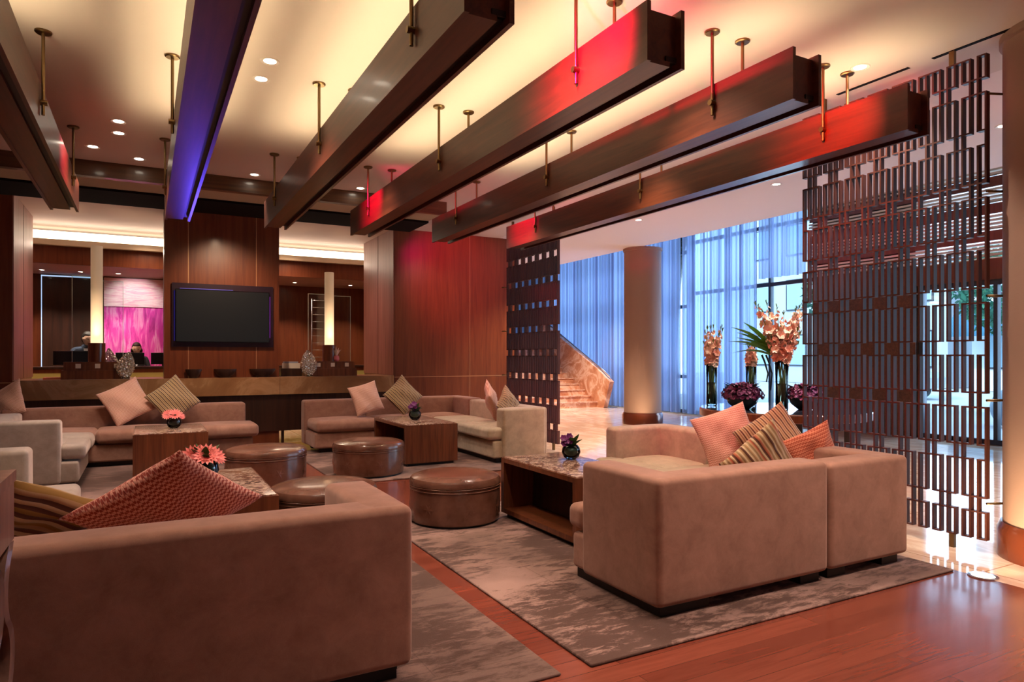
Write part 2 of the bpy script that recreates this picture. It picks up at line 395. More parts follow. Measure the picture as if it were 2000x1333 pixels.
# stairs with a marble balustrade
for i in range(11):
    y = 15.35 + i * .3
    bm = bm_new(); box(bm, 8.6, 11.0, y, y + .32 if i < 10 else 19.5, 0 if i == 0 else i * .155 - .01, (i + 1) * .155 - .025)
    o = struct('trim_stair_%d' % (i + 1), bm, M_STAIR)
    bm = bm_new(); box(bm, 8.58, 11.0, y - .02, y + .32, (i + 1) * .155 - .025, (i + 1) * .155); obj('tread', bm, marble('tread_marble', (.42, .2, .13), (.6, .36, .27), (.78, .6, .5), 3, .1), o)
bm = bm_new()
prof = [(15.05, 0), (15.05 - .28, .72), (15.35, 1.06), (18.6, 2.62), (18.6, 0)]
vs0 = [bm.verts.new((11.0, y, z)) for y, z in prof]; vs1 = [bm.verts.new((11.14, y, z)) for y, z in prof]
bm.faces.new(vs0); bm.faces.new(list(reversed(vs1)))
for i in range(5): bm.faces.new((vs0[i], vs1[i], vs1[(i + 1) % 5], vs0[(i + 1) % 5]))
bal = thing('stair_balustrade', 'red veined marble balustrade sloping down beside the lobby stair', 'balustrade', (11.07, 15.2, 0))
obj('marble_slab', bm, M_STAIR, bal)
bm = bm_new(); tube(bm, [(11.07, 14.85, .86), (11.07, 15.35, 1.12), (11.07, 18.6, 2.68)], .022); obj('handrail', bm, CHROME, bal, True)

# ================================================================== SHEER CURTAINS
SH = bpy.data.materials.new('sheer_cloth'); SH.use_nodes = True; _n = SH.node_tree; _n.nodes.clear()
_o = _n.nodes.new('ShaderNodeOutputMaterial'); _tr = _n.nodes.new('ShaderNodeBsdfTransparent'); _tl = _n.nodes.new('ShaderNodeBsdfTranslucent'); _df = _n.nodes.new('ShaderNodeBsdfDiffuse')
_tr.inputs[0].default_value = (.62, .76, 1.0, 1); _tl.inputs[0].default_value = (.34, .42, .66, 1); _df.inputs[0].default_value = (.30, .30, .40, 1)
_a = _n.nodes.new('ShaderNodeAddShader'); _m = _n.nodes.new('ShaderNodeMixShader'); _m2 = _n.nodes.new('ShaderNodeMixShader')
_tc = _n.nodes.new('ShaderNodeTexCoord'); _mp = _n.nodes.new('ShaderNodeMapping'); _mp.inputs['Scale'].default_value = (1, 16, .03)
_no = _n.nodes.new('ShaderNodeTexNoise'); _no.inputs['Scale'].default_value = 1.3; _no.inputs['Detail'].default_value = 5
_rp = _n.nodes.new('ShaderNodeMapRange'); _rp.inputs[1].default_value = .40; _rp.inputs[2].default_value = .60; _rp.inputs[3].default_value = .97; _rp.inputs[4].default_value = .48
L = _n.links.new
L(_tc.outputs['Object'], _mp.inputs[0]); L(_mp.outputs[0], _no.inputs['Vector']); L(_no.outputs[0], _rp.inputs[0])
_cr = _n.nodes.new('ShaderNodeValToRGB'); _cr.color_ramp.elements[0].position = .38; _cr.color_ramp.elements[0].color = (.07, .10, .22, 1); _cr.color_ramp.elements[1].position = .62; _cr.color_ramp.elements[1].color = (.40, .52, .82, 1)  # ramp paints the light and dark of the folds into the cloth colour
L(_no.outputs[0], _cr.inputs[0]); L(_cr.outputs[0], _tl.inputs[0])
_m.inputs[0].default_value = .35; L(_tl.outputs[0], _m.inputs[1]); L(_df.outputs[0], _m.inputs[2])
L(_rp.outputs[0], _m2.inputs[0]); L(_tr.outputs[0], _m2.inputs[1]); L(_m.outputs[0], _m2.inputs[2]); L(_m2.outputs[0], _o.inputs[0])
def curtain(y0, y1, z0, z1, label, x=11.5):
    bm = bm_new(); n = int((y1 - y0) / .022); a = []; b = []
    ph = random.random() * 6
    for i in range(n + 1):
        y = y0 + (y1 - y0) * i / n
        d = .045 * math.sin(y * 2 * PI / .19 + ph + 1.2 * math.sin(y * 2.3)) + .018 * math.sin(y * 2 * PI / .083)
        a.append(bm.verts.new((x + d * 1.15, y, z0))); b.append(bm.verts.new((x + d, y, z1)))
    for i in range(n): bm.faces.new((a[i], a[i + 1], b[i + 1], b[i]))
    c = ((y0 + y1) / 2)
    o = obj('sheer_curtain', bm, SH, loc=(x, c, z0), smooth=True)
    tag(o, label, 'curtain', 'sheer curtains along the lobby windows')
curtain(10.2, 12.55, .03, 5.5, 'blue sheer curtain right of the far round column, behind the left tall vase')
curtain(12.6, 16.6, .03, 5.5, 'blue sheer curtain hanging directly behind the far round column')
curtain(16.65, 19.2, .03, 5.5, 'blue sheer curtain hanging just behind the marble stair balustrade')
curtain(19.25, 21.7, .03, 5.5, 'farthest blue sheer curtain, beside the lattice screen at the stair')
curtain(9.03, 10.15, 3.05, 5.5, 'short dark edged sheer curtain above the clear window behind the flowers')

# ================================================================== COLUMNS
COLM = mat('column_plaster', (.32, .20, .155), .7); _t = NT(COLM); _t.bump(_t.noise(_t.co((1, 1, 30)), 14, 3), .25, .004)
def column(loc, r, label):
    t = thing('column', label, 'column', loc)
    bm = bm_new(); lathe(bm, [(r, .24), (r, CEIL - .06), (r + .02, CEIL - .05), (r + .02, CEIL)], loc[0], loc[1], 64); obj('shaft', bm, COLM, t, 'auto')
    bm = bm_new(); lathe(bm, [(r + .035, 0), (r + .035, .19), (r + .02, .215), (r + .012, .24)], loc[0], loc[1], 64)
    obj('base_ring', bm, mat('copper_wood', (.12, .028, .012), .22, .3, coat=.4), t, 'auto')
p = at(1255, 14.15); column((p.x, p.y, 0), .385, 'pale round column standing free in the lobby in front of the curtains')
p = at(2094, 4.6); column((p.x, p.y, 0), .385, 'large round column cut off by the right edge of the photo')

# ================================================================== BEAMS
def beam(x0, label, k):
    x1 = x0 + .26; y0, y1, z0, z1 = 2.8, 8.7, 2.97, 3.29
    if k == 0: y0 = 1.2
    t = thing('ceiling_beam', label, 'beam', ((x0 + x1) / 2, (y0 + y1) / 2, z0), group='wooden beams hung under the lounge ceiling')
    for a in (x0, x1 - .026): pbox('side_board', W_BEAM, t, a, a + .026, y0, y1, z0, z1)
    pbox('soffit_panel', W_BEAM, t, x0 + .026, x1 - .075, y0 + .035, y1 - .035, z0 + .012, z0 + .04)
    pbox('shadow_gap', PLINTH, t, x1 - .10, x1 - .026, y0 + .035, y1 - .035, z0 + .04, z0 + .07)  # black fill puts the shade inside the groove into its colour
    for a in (y0 + .045, y1 - .065): pbox('end_board', W_BEAM, t, x0 + .026, x1 - .026, a, a + .02, z0 + .04, z1 - .02)
    pbox('light_strip', mat('uplight', (1, .8, .5), emit=(1.0, .80, .47), estr=UP), t, x0 + .10, x1 - .10, y0 + .1, y0 + 4.2, z1 - .09, z1 - .075)
    for y in (3.45, 5.65, 7.85):
        for xx, sg in ((x0, -1), (x1, 1)):
            X = xx + sg * .016
            bm = bm_new(); tube(bm, [(X, y, 3.07), (X, y, CEIL - .012)], .0115, 10); o = obj('hanger_rod', bm, BRONZE, t, 'auto')
            bm = bm_new(); lathe(bm, [(.045, CEIL - .016), (.052, CEIL - .010), (.052, CEIL)], X, y, 20); obj('ceiling_plate', bm, BRONZE, o, 'auto')
            bm = bm_new(); tube(bm, [(X - .026, y, 3.155), (X + .026, y, 3.155)], .020, 12); obj('clamp_bolt', bm, BRONZE, o, 'auto')
UP = 14.0
BX = [-.9, .19, 1.27, 2.33, 3.46, 4.62]
BL = ['leftmost hanging wooden beam, ending above the left pier', 'second hanging beam from left, its underside tinted blue',
      'third hanging beam from left, with pale sheen on its side', 'fourth hanging beam from left, bright red glow at its near end',
      'fifth hanging beam from left, plain brown, between the two red lit beams', 'rightmost hanging beam, ending in front of the tall lattice screen']
for i, x in enumerate(BX): beam(x, BL[i], i)

# ================================================================== LATTICE SCREENS
def lattice(x, y0, y1, z0, z1, nr, label, post_y, arms, rails):
    d = .045; bt = .0075
    t = thing('lattice_screen', label, 'screen', (x, (y0 + y1) / 2, 0), group='wooden lattice screens')
    nb = 2 * nr; p = (y1 - y0) / (nb - .45); bars = [y0 + i * p for i in range(nb)]; bw = .55 * p * .45
    rows = []; z = z1; rows.append((z1 - .17, z1)); z = z1 - .17 - .095
    while z - .277 > z0 + .2: rows.append((z - .277, z)); z -= .277 + .095
    rows.append((z0, z))
    gaps = [(rows[i + 1][1], rows[i][0]) for i in range(len(rows) - 1)]
    bt = .011; bm = bm_new()
    for j in range(1, nr - 1, 2): box(bm, x - d / 2, x + d / 2, bars[2 * j + 1] + bw, bars[2 * j + 2], z1 - bt, z1)
    for (a, b) in rows:
        for j in range(nr):
            ya, yb = bars[2 * j], bars[2 * j + 1] + bw
            box(bm, x - d / 2, x + d / 2, ya, ya + bw, a, b); box(bm, x - d / 2, x + d / 2, yb - bw, yb, a, b)
            box(bm, x - d / 2, x + d / 2, ya + bw, yb - bw, a, a + bt); box(bm, x - d / 2, x + d / 2, ya + bw, yb - bw, b - bt, b)
    for k, (a, b) in enumerate(gaps):
        for j in range(nr - 1):
            if (j + k) % 2 == 0:
                for i in (2 * j + 1, 2 * j + 2): box(bm, x - d / 2, x + d / 2, bars[i], bars[i] + bw, a, b)
                box(bm, x - d / 2, x + d / 2, bars[2 * j + 1] + bw, bars[2 * j + 2], a - bt, a); box(bm, x - d / 2, x + d / 2, bars[2 * j + 1] + bw, bars[2 * j + 2], b, b + bt)
    # outer stile at both ends
    for k, (a, b) in enumerate(gaps):
        if k % 2: box(bm, x - d / 2, x + d / 2, bars[0], bars[0] + bw, a, b)
        else: box(bm, x - d / 2, x + d / 2, bars[-1], bars[-1] + bw, a, b)
    obj('lattice', bm, W_SLAT, t)
    for yy in post_y:
        pbox('floor_post', BRONZE, t, x - .015, x + .015, yy - .018, yy + .018, 0, z0)
        pbox('ceiling_post', BRONZE, t, x - .015, x + .015, yy - .018, yy + .018, z1, CEIL)
    for zz in rails:
        bm = bm_new(); tube(bm, [(x, arms[0], zz), arms[1] + (zz,)], .009); obj('bracket_rod', bm, BRONZE, t, True)
lattice(5.22, 2.59, 4.12, .10, 3.54, 15, 'tall lattice screen at right, standing beside the large round column', (2.83, 3.9), (2.6, (5.42, 2.52)), (.36, 1.09, 1.83, 2.57, 3.26))
lattice(5.38, 8.48, 10.1, .10, 3.54, 15, 'lattice screen in the middle distance, behind the armrest of the far sofa', (8.62, 9.9), (10.08, (5.30, 10.14)), (.36, 1.09, 1.83, 2.57))

# ================================================================== RUGS
def rug(x0, x1, y0, y1, label, seed):
    bm = bm_new(); rbox(bm, x0, x1, y0, y1, 0.001, .014, r=.006, n=1)
    o = obj('area_rug', bm, rugmat('rug_%d' % seed, seed), loc=((x0 + x1) / 2, (y0 + y1) / 2, 0), smooth=True); tag(o, label, 'rug')
rug(1.76, 4.63, 2.5, 5.75, 'distressed taupe rug under the large sofa at right', 1)
rug(-2.6, 1.60, 2.5, 5.95, 'distressed rug under the sofa at bottom left, pink grey strip showing', 3)
rug(-2.2, 1.62, 7.35, 10.2, 'faded grey rug under the far left sofa and its table', 5)
rug(1.86, 4.55, 7.35, 10.2, 'mottled grey rug under the far sofa beside the lattice screen', 7)
RZ = .014

# ================================================================== SOFAS
def section(label, m, base, cushions, backs=(), arms=(), legs=(), group=None, h=.74, zc=(.31, .475)):
    cx, cy = (base[0] + base[1]) / 2, (base[2] + base[3]) / 2
    t = thing('sofa_section', label, 'sofa', (cx, cy, RZ), group=group)
    bm = bm_new(); rbox(bm, *base, .075, .30, r=.03, n=3); obj('seat_base', bm, m, t, True)
    for c in cushions:
        bm = bm_new()
        if len(c) == 5:                      # T cushion with an ear in front of the armrest
            rbox(bm, *c[4], zc[0] + .005, zc[1] - .004, r=.05, n=3); c = c[:4]
        rbox(bm, *c, zc[0], zc[1], r=.05, n=6, puff=.020); obj('seat_cushion', bm, m, t, True)
    for b in backs:
        bm = bm_new(); rbox(bm, *b, .075, h, r=.035, n=5, puff=.004); obj('backrest', bm, m, t, True)
    for b in arms:
        bm = bm_new(); rbox(bm, *b, .07, h, r=.035, n=5, puff=.004); obj('armrest', bm, m, t, True)
    for (lx, ly, wx, wy) in legs:
        pbox('foot', PLINTH, t, lx, lx + wx, ly, ly + wy, RZ, .08)
    return t
g = 'modules of the large sofa at right'
section('large sofa module at right with its long back to the camera and a left armrest', F_TAUPE, (2.37, 3.70, 2.85, 3.58), [(2.58, 3.12, 2.96, 3.64, (2.37, 2.66, 3.46, 3.64)), (3.13, 3.70, 2.96, 3.64)],
        [(2.35, 3.70, 2.73, 2.95)], [(2.35, 2.57, 2.75, 3.45)], [(2.40, 2.78, .35, .08), (2.40, 2.86, .1, .7), (3.50, 2.78, .17, .17), (3.5, 3.4, .12, .12)], g, .755)
section('sofa corner module at right, beside the tall lattice screen', F_TAUPE, (3.72, 4.50, 2.85, 3.60), [(3.72, 4.32, 2.94, 3.60)],
        [(3.72, 4.52, 2.73, 2.95), (4.30, 4.52, 2.76, 3.62)], [], [(3.75, 2.78, .17, .17), (4.3, 2.78, .17, .17), (4.3, 3.4, .12, .12), (3.78, 3.4, .12, .12)], g, .735)
section('cream lit sofa return of the right sofa, with a far armrest', F_CREAM_LIT, (3.66, 4.44, 3.64, 5.15), [(3.62, 4.29, 3.68, 4.34), (3.80, 4.29, 4.35, 4.97, (3.62, 3.86, 4.35, 5.12))],
        [(4.30, 4.52, 3.64, 5.17)], [(3.80, 4.47, 4.98, 5.18)], [(3.75, 4.95, .14, .14), (4.3, 4.95, .14, .14), (3.75, 3.7, .14, .14), (4.3, 3.7, .14, .14)], g, .74)
g = 'modules of the sofa at bottom left'
section('foreground sofa at bottom left with its brown back turned to the camera', F_TAUPE, (-1.36, .99, 2.85, 3.58), [(-.55, .15, 2.98, 3.66), (.16, .78, 2.98, 3.66, (.70, .99, 3.47, 3.66)), (-1.36, -.56, 2.98, 3.60)],
        [(-1.38, 1.01, 2.75, 2.97)], [(.79, 1.01, 2.77, 3.46)], [(.6, 2.8, .35, .08), (.88, 2.88, .1, .6), (-1.3, 2.8, .3, .1), (-1.3, 3.4, .3, .1)], g, .76)
section('cream armrest end and rounded seat at the left edge, middle distance', F_GREY_LIT, (-1.36, -.52, 3.62, 5.95), [(-1.15, -.44, 3.68, 4.75), (-1.15, -.72, 4.76, 5.70, (-.80, -.42, 4.76, 5.92))],
        [(-1.38, -1.16, 3.62, 5.97)], [(-1.33, -.72, 5.72, 5.98)], [(-.7, 5.7, .12, .12), (-1.3, 5.7, .12, .12), (-.7, 3.7, .12, .12), (-1.3, 3.7, .12, .12)], g, .75)
g = 'modules of the far left sofa'
section('long taupe sofa against the counter below the television', F_TAUPE, (-1.6, 1.30, 9.88, 10.62), [(-.55, .37, 9.82, 10.44), (.38, 1.36, 9.80, 10.44), (-1.35, -.56, 9.82, 10.44)],
        [(-1.6, .33, 10.45, 10.7), (.335, 1.27, 10.45, 10.7)], [], [(-1.5, 9.95, 2.7, .08), (-1.5, 10.45, 2.7, .08)], g, .735)
section('grey lit sofa return at the left edge below the counter, ending in an armrest', F_GREY_LIT, (-1.48, -.62, 8.42, 9.76), [(-1.27, -.76, 8.61, 9.2, (-.80, -.56, 8.44, 9.2)), (-1.27, -.56, 9.21, 9.76)],
        [(-1.52, -1.28, 8.42, 9.77)], [(-1.5, -.78, 8.38, 8.60)], [(-.82, 8.44, .16, .14), (-1.45, 8.44, .14, .14), (-.82, 9.6, .14, .14), (-1.45, 9.6, .14, .14)], g, .735)
g = 'modules of the far sofa by the lattice screen'
section('taupe sofa against the counter, right of the television', F_TAUPE, (2.12, 4.7, 9.82, 10.60), [(2.14, 3.05, 9.78, 10.44), (3.06, 3.92, 9.78, 10.44), (3.93, 4.50, 9.80, 10.44)],
        [(2.10, 3.04, 10.45, 10.7), (3.045, 4.75, 10.45, 10.7), (4.52, 4.76, 9.80, 10.44)], [], [(2.2, 9.9, 2.0, .08), (2.2, 10.4, 2.0, .1)], g, .735)
section('pale sofa return with a broad armrest in front of the lattice screen', F_CREAM_LIT, (3.95, 4.68, 7.80, 9.76), [(4.06, 4.50, 7.99, 8.8, (3.88, 4.12, 7.80, 8.8)), (3.88, 4.50, 8.81, 9.76)],
        [(4.52, 4.76, 7.78, 9.78)], [(4.08, 4.72, 7.76, 7.98)], [(4.02, 7.86, .08, 1.85), (4.1, 7.84, .5, .08)], g, .72)

# ================================================================== THROW PILLOWS
def pillow(px, w, z, size, m, label, az=0, tilt=0, roll=45, thick=.15, sq=1.0):
    """az: compass of the pillow's face; tilt: leaning back; roll: turn in its own plane"""
    n = 22; bm = bm_new(); grid = {}
    h = size / 2
    for s in (1, -1):
        for i in range(n + 1):
            for j in range(n + 1):
                u, v = -1 + 2 * i / n, -1 + 2 * j / n
                u, v = math.sin(u * PI / 2) * .35 + u * .65, math.sin(v * PI / 2) * .35 + v * .65
                edge = i in (0, n) or j in (0, n)
                if s == -1 and edge: grid[(s, i, j)] = grid[(1, i, j)]; continue
                t = ((1 - abs(u) ** 2.4) * (1 - abs(v) ** 2.4)) ** .55
                wr = .012 * math.sin(5 * u + 3 * v + size * 40) * t + .006 * math.sin(11 * v - 7 * u) * t
                x = u * h * (1 - .07 * (1 - v * v)); y = v * h * (1 - .07 * (1 - u * u))
                grid[(s, i, j)] = bm.verts.new((x, y, s * (thick / 2 * t) + wr))
    for s in (1, -1):
        for i in range(n):
            for j in range(n):
                q = [grid[(s, i, j)], grid[(s, i + 1, j)], grid[(s, i + 1, j + 1)], grid[(s, i, j + 1)]]
                bm.faces.new(q if s == 1 else q[::-1])
    o = obj('throw_pillow', bm, m, None, True, local=True)
    p = at(px, w); o.location = (p.x, p.y, z)
    R = Matrix.Rotation(math.radians(az), 4, 'Z') @ Matrix.Rotation(math.radians(90 - tilt), 4, 'X') @ Matrix.Rotation(math.radians(roll), 4, 'Z')
    o.rotation_euler = R.to_euler()
    tag(o, label, 'pillow', 'throw pillows on the sofas')
# az 0 : face towards -Y (the camera side); tilt: top moves away (+) from the camera
pillow(247, 8.95, .80, .52, WV_PINK, 'coral woven pillow tipped on its side on the long sofa below the television', 3, 18, 28)
pillow(338, 9.15, .82, .50, ST_BEIGE, 'beige striped pillow leaning beside the coral one on the far left sofa', 5, 14, 38)
pillow(715, 10.2, .77, .46, WV_PINK, 'coral woven pillow on the far sofa right of the television', 5, 16, 14)
pillow(787, 10.55, .79, .48, ST_BEIGE, 'beige striped pillow in the corner of the far sofa, behind purple flowers', 5, 14, 42)
pillow(960, 9.5, .78, .46, WV_PINK, 'coral pillow seen edge on against the return of the far sofa', 62, 14, 30)
pillow(994, 9.3, .72, .44, ST_BEIGE, 'beige ribbed pillow tucked behind the broad armrest of the far sofa', 30, 14, 42)
pillow(12, 8.6, .80, .50, WV_PINK, 'pink pillow cut off by the left edge of the photo, on the sofa return', -40, 18, 30)
pillow(330, 3.24, .68, .63, WV_RED, 'huge red and white woven pillow rising over the back of the foreground sofa', 6, -46, 45, .17)
pillow(62, 3.2, .60, .56, ST_MUST, 'mustard striped pillow behind the foreground sofa back, next to the carved cabinet', 4, -44, -34, .16)
pillow(1420, 5.5, .745, .46, WV_PINK, 'pale coral pillow, leftmost of the four on the right sofa', -35, 12, 20)
pillow(1512, 5.35, .72, .48, ST_BEIGE, 'cream striped pillow at the back of the four on the right sofa', -30, 10, 32)
pillow(1484, 4.72, .64, .50, ST_RED, 'brown and red striped pillow, frontmost of the four on the right sofa', -8, -16, 40)
pillow(1584, 5.02, .66, .42, WV_RUST, 'rust red checked pillow, rightmost on the right sofa', -20, -8, 24)

# ================================================================== COFFEE TABLES
def table(x0, x1, y0, y1, h, label):
    t = thing('coffee_table', label, 'table', ((x0 + x1) / 2, (y0 + y1) / 2, RZ), group='wooden box coffee tables')
    e = .05
    for a, b in ((y0, y0 + e), (y1 - e, y1)): pbox('end_panel', W_TABLE, t, x0, x1, a, b, .05, h - .045)
    pbox('top_frame', W_TABLE, t, x0, x1, y0, y1, h - .045, h - .008)
    bm = bm_new(); rbox(bm, x0 + .012, x1 - .012, y0 + .012, y1 - .012, h - .02, h, r=.003, n=1); obj('marble_inset', bm, M_TOP, t, 'auto')
    pbox('bottom_shelf', W_TABLE, t, x0, x1, y0 + e, y1 - e, .05, .09)
    pbox('middle_panel', W_DARK, t, (x0 + x1) / 2 - .02, (x0 + x1) / 2 + .02, y0 + e, y1 - e, .09, h - .045)
    pbox('plinth', PLINTH, t, x0 + .04, x1 - .04, y0 + .04, y1 - .04, RZ, .05)
table(-.13, .64, 8.62, 9.70, .53, 'far left wooden box table with a pink flower bowl')
table(2.86, 3.57, 8.08, 9.40, .54, 'wooden box table with purple flowers in front of the far right sofa')
table(.0, .74, 4.46, 5.66, .53, 'box table behind the foreground sofa, its marble top reflecting blue')
table(2.72, 3.35, 4.05, 5.22, .53, 'dark open sided table with marble top beside the large right sofa')

# ================================================================== OTTOMANS
def ottoman(px, w, r, label):
    p = at(px, w); h = .425
    t = thing('ottoman', label, 'ottoman', (p.x, p.y, RZ), group='round leather ottomans')
    def L(name, prof, m, par=t):
        bm = bm_new(); lathe(bm, prof, p.x, p.y, 64); return obj(name, bm, m, par, 'auto')
    L('plinth', [(r - .03, RZ), (r - .03, .04)], PLINTH)
    b = L('drum', [(r - .006, .035), (r - .002, .06), (r, .2), (r - .002, .335)], LEATHER)
    L('seat_pad', [(r - .004, .325), (r + .004, .335), (r + .004, .362), (r - .012, .388), (r - .06, .405), (r * .6, .418), (r * .3, .424), (.001, .426)], LEATHER)
    for zz in (.30, .325):
        bm = bm_new(); n = 64
        pts = [(p.x + (r + .001) * math.cos(2 * PI * i / n), p.y + (r + .001) * math.sin(2 * PI * i / n), zz) for i in range(n + 1)]
        tube(bm, pts, .0045, 6); obj('seam_cord', bm, LEATHER, b, True)
    # embossed stars round the drum
    for q in range(7):
        a = 2 * PI * q / 7 + math.atan2(-p.y, -p.x) + .3
        bm = bm_new(); ce = bm.verts.new((r + .006, 0, .16)); ring = []
        for k in range(12):
            rr = .055 if k % 2 == 0 else .026; th = k * PI / 6
            dy = rr * math.cos(th); ring.append(bm.verts.new((math.sqrt(r * r - dy * dy) + .0015, dy, .16 + rr * math.sin(th))))
        for k in range(12): bm.faces.new((ce, ring[k], ring[(k + 1) % 12]))
        bmesh.ops.rotate(bm, cent=(0, 0, 0), matrix=Matrix.Rotation(a, 3, 'Z'), verts=bm.verts[:]); bmesh.ops.translate(bm, vec=(p.x, p.y, 0), verts=bm.verts[:])
        obj('star_emboss', bm, LEATHER, b)
ottoman(889, 5.78, .385, 'brown leather ottoman in the centre, left of the dark open table')
ottoman(720, 8.05, .415, 'brown leather ottoman beside the box table with purple flowers')
ottoman(520, 7.45, .425, 'brown leather ottoman in front of the long sofa, behind the marble table')
ottoman(633, 5.32, .405, 'brown leather ottoman partly hidden by the foreground sofa corner')

# ================================================================== COUNTER AND BAR WALL
ct = thing('counter', 'long honey onyx counter running below the television', 'counter', (1.1, 11.6, 0))
pbox('onyx_slab', M_ONYX, ct, -1.6, .238, 11.36, 12.35, .79, 1.07)
pbox('onyx_slab', M_ONYX, ct, .2405, 1.898, 11.36, 11.43, .79, 1.07)
pbox('onyx_slab', M_ONYX, ct, 1.902, 3.81, 11.36, 12.35, .79, 1.07)
pbox('front_panel', W_DARK, ct, -1.55, 3.78, 11.41, 11.437, .2, .79)
for x in (-1.4, 0.1, 1.94, 2.55, 3.7): pbox('leg', W_DARK, ct, x, x + .04, 11.45, 11.5, 0, .79)
tv = thing('television', 'flat television in a dark recessed frame on the wooden pier', 'television', (1.05, YW - .01, 1.55))
pbox('surround', mat('tv_surround', (.02, .008, .02), .3), tv, .345, 1.80, YW - .005, YW + .032, 1.55, 2.52)
pbox('casing', BLACK, tv, .39, 1.735, YW - .06, YW - .015, 1.62, 2.425)
pbox('screen', mat('tv_screen', (.004, .004, .004), .5, spec=.2, emit=(.9, .95, 1), estr=.004), tv, .40, 1.725, YW - .064, YW - .06, 1.632, 2.413)
E_BLUE = mat('blue_backlight', (.1, .1, .5), emit=(.06, .06, 1), estr=.06)
pbox('backlight', E_BLUE, tv, .372, .384, YW - .014, YW - .004, 1.64, 2.40)
pbox('backlight', E_BLUE, tv, .45, 1.2, YW - .014, YW - .004, 2.432, 2.442)
pbox('backlight', mat('violet_backlight', (.3, .1, .4), emit=(.35, .04, .6), estr=.15), tv, 1.745, 1.755, YW - .014, YW - .004, 1.7, 2.36)
# wooden bowls
for px, r, lab in ((378, .115, 'smallest dark wooden bowl on the counter below the television'), (440, .165, 'middle dark wooden bowl on the counter below the television'), (513, .20, 'widest dark wooden bowl on the counter, at the pier corner')):
    pass
def bowl(px, r, lab):
    dx = (px - 1000) / FPX; yy = 11.395; X = yy * (_s + dx * _c) / (_c - dx * _s)
    bm = bm_new(); a = .45
    pr = [(r * .38, 0), (r * .42, .015), (r * .75, .05), (r, .12), (r * 1.0, .135), (r * .93, .13), (r * .65, .06), (r * .3, .03), (.001, .028)]
    lathe(bm, [(q, 1.071 + zz) for q, zz in pr], 0, 0, 36)
    for v in bm.verts: v.co.y *= .38
    bmesh.ops.translate(bm, vec=(X, yy, 0), verts=bm.verts[:])
    tag(obj('wooden_bowl', bm, W_DARK, smooth='auto', loc=(X, yy, 1.071)), lab, 'bowl', 'dark bowls on the counter')
bowl(378, .115, 'smallest dark wooden bowl on the counter below the television')
bowl(440, .165, 'middle dark wooden bowl on the counter below the television')
bowl(513, .20, 'widest dark wooden bowl on the counter, at the pier corner')

def atY(px, y): 
    u = (px - 1000) / FPX; k = y / (_c - u * _s); return k * (_s + u * _c)
LAMPM = mat('paper_lamp', (.8, .66, .5), .8)
_t = NT(LAMPM); _g = _t.new('ShaderNodeTexCoord'); _sx = _t.new('ShaderNodeSeparateXYZ'); _t.l.new(_g.outputs['Object'], _sx.inputs[0])
_g2 = _t.new('ShaderNodeMapRange'); _g2.inputs[1].default_value = .25; _g2.inputs[2].default_value = 1.1; _g2.inputs[3].default_value = .85; _g2.inputs[4].default_value = .10; _t.l.new(_sx.outputs[2], _g2.inputs[0])
_t.b.inputs['Emission Color'].default_value = (1, .66, .36, 1); _t.l.new(_g2.outputs[0], _t.b.inputs['Emission Strength'])
def counter_lamp(px, y, hh, wr, side):
    X = atY(px, y); z = 1.07
    b = thing('display_plinth', 'two tier dark box with white square tags under the %s lamp' % side, 'box', (X, y, z), group='tag boxes on the counter')
    pbox('lower_tier', W_TABLE, b, X - .43, X + .43, y - .2, y + .2, z, z + .13)
    u = pbox('upper_tier', W_TABLE, b, X - .40, X + .40, y - .17, y + .17, z + .13, z + .25)
    for k in (-.22, .02, .26):
        pbox('tag', mat('tag_white', (.75, .66, .55), .5), u, X + k - .033, X + k + .033, y - .174, y - .17, z + .16, z + .225)
    z += .25
    t = thing('table_lamp', 'tall glowing cylinder lamp on the counter, %s' % wr, 'lamp', (X, y, z), group='cylinder lamps on the counter')
    bm = bm_new(); lathe(bm, [(.112, z), (.112, z + .28)], X, y, 32); obj('lamp_base', bm, W_TABLE, t, 'auto')
    bm = bm_new(); lathe(bm, [(.078, z + .28), (.078, z + hh), (.07, z + hh)], X, y, 32); obj('lamp_shade', bm, LAMPM, t, 'auto')
    lamp('SPOT', (X, y - .35, z + .2), 14, (1, .66, .35), .03, (X, y, z + .75), 55, 1)
    return X, z
X1, Z1 = counter_lamp(189, 11.75, 1.72, 'left of the television', 'left')
X2, Z2 = counter_lamp(643, 11.75, 1.53, 'right of the television', 'right')
for (px0, px1, z0, z1, lab) in ((141, 192, 1.34, 2.62, 'clear glass sheet in the left opening, left of the lamp'), (196, 240, 1.34, 2.56, 'clear glass sheet in the left opening, right of the lamp'),
                                (602, 636, 1.075, 2.50, 'clear glass sheet in the right opening, left of the lamp'), (652, 684, 1.075, 2.48, 'clear glass sheet in the right opening, right of the lamp')):
    a, b = atY(px0, 12.05), atY(px1, 12.05)
    t = thing('glass_sheet', lab, 'glass', ((a + b) / 2, 12.05, z0), group='glass sheets on the counter')
    pbox('pane', GLASSP, t, a, b, 12.045, 12.055, 1.072, z1)
    for e in (a - .004, b): pbox('edge', mat('glass_edge', (.6, .7, .66), .2), t, e, e + .006, 12.043, 12.057, 1.072, z1)
    pbox('edge', MATS['glass_edge'], t, a, b, 12.043, 12.057, z1 - .006, z1)
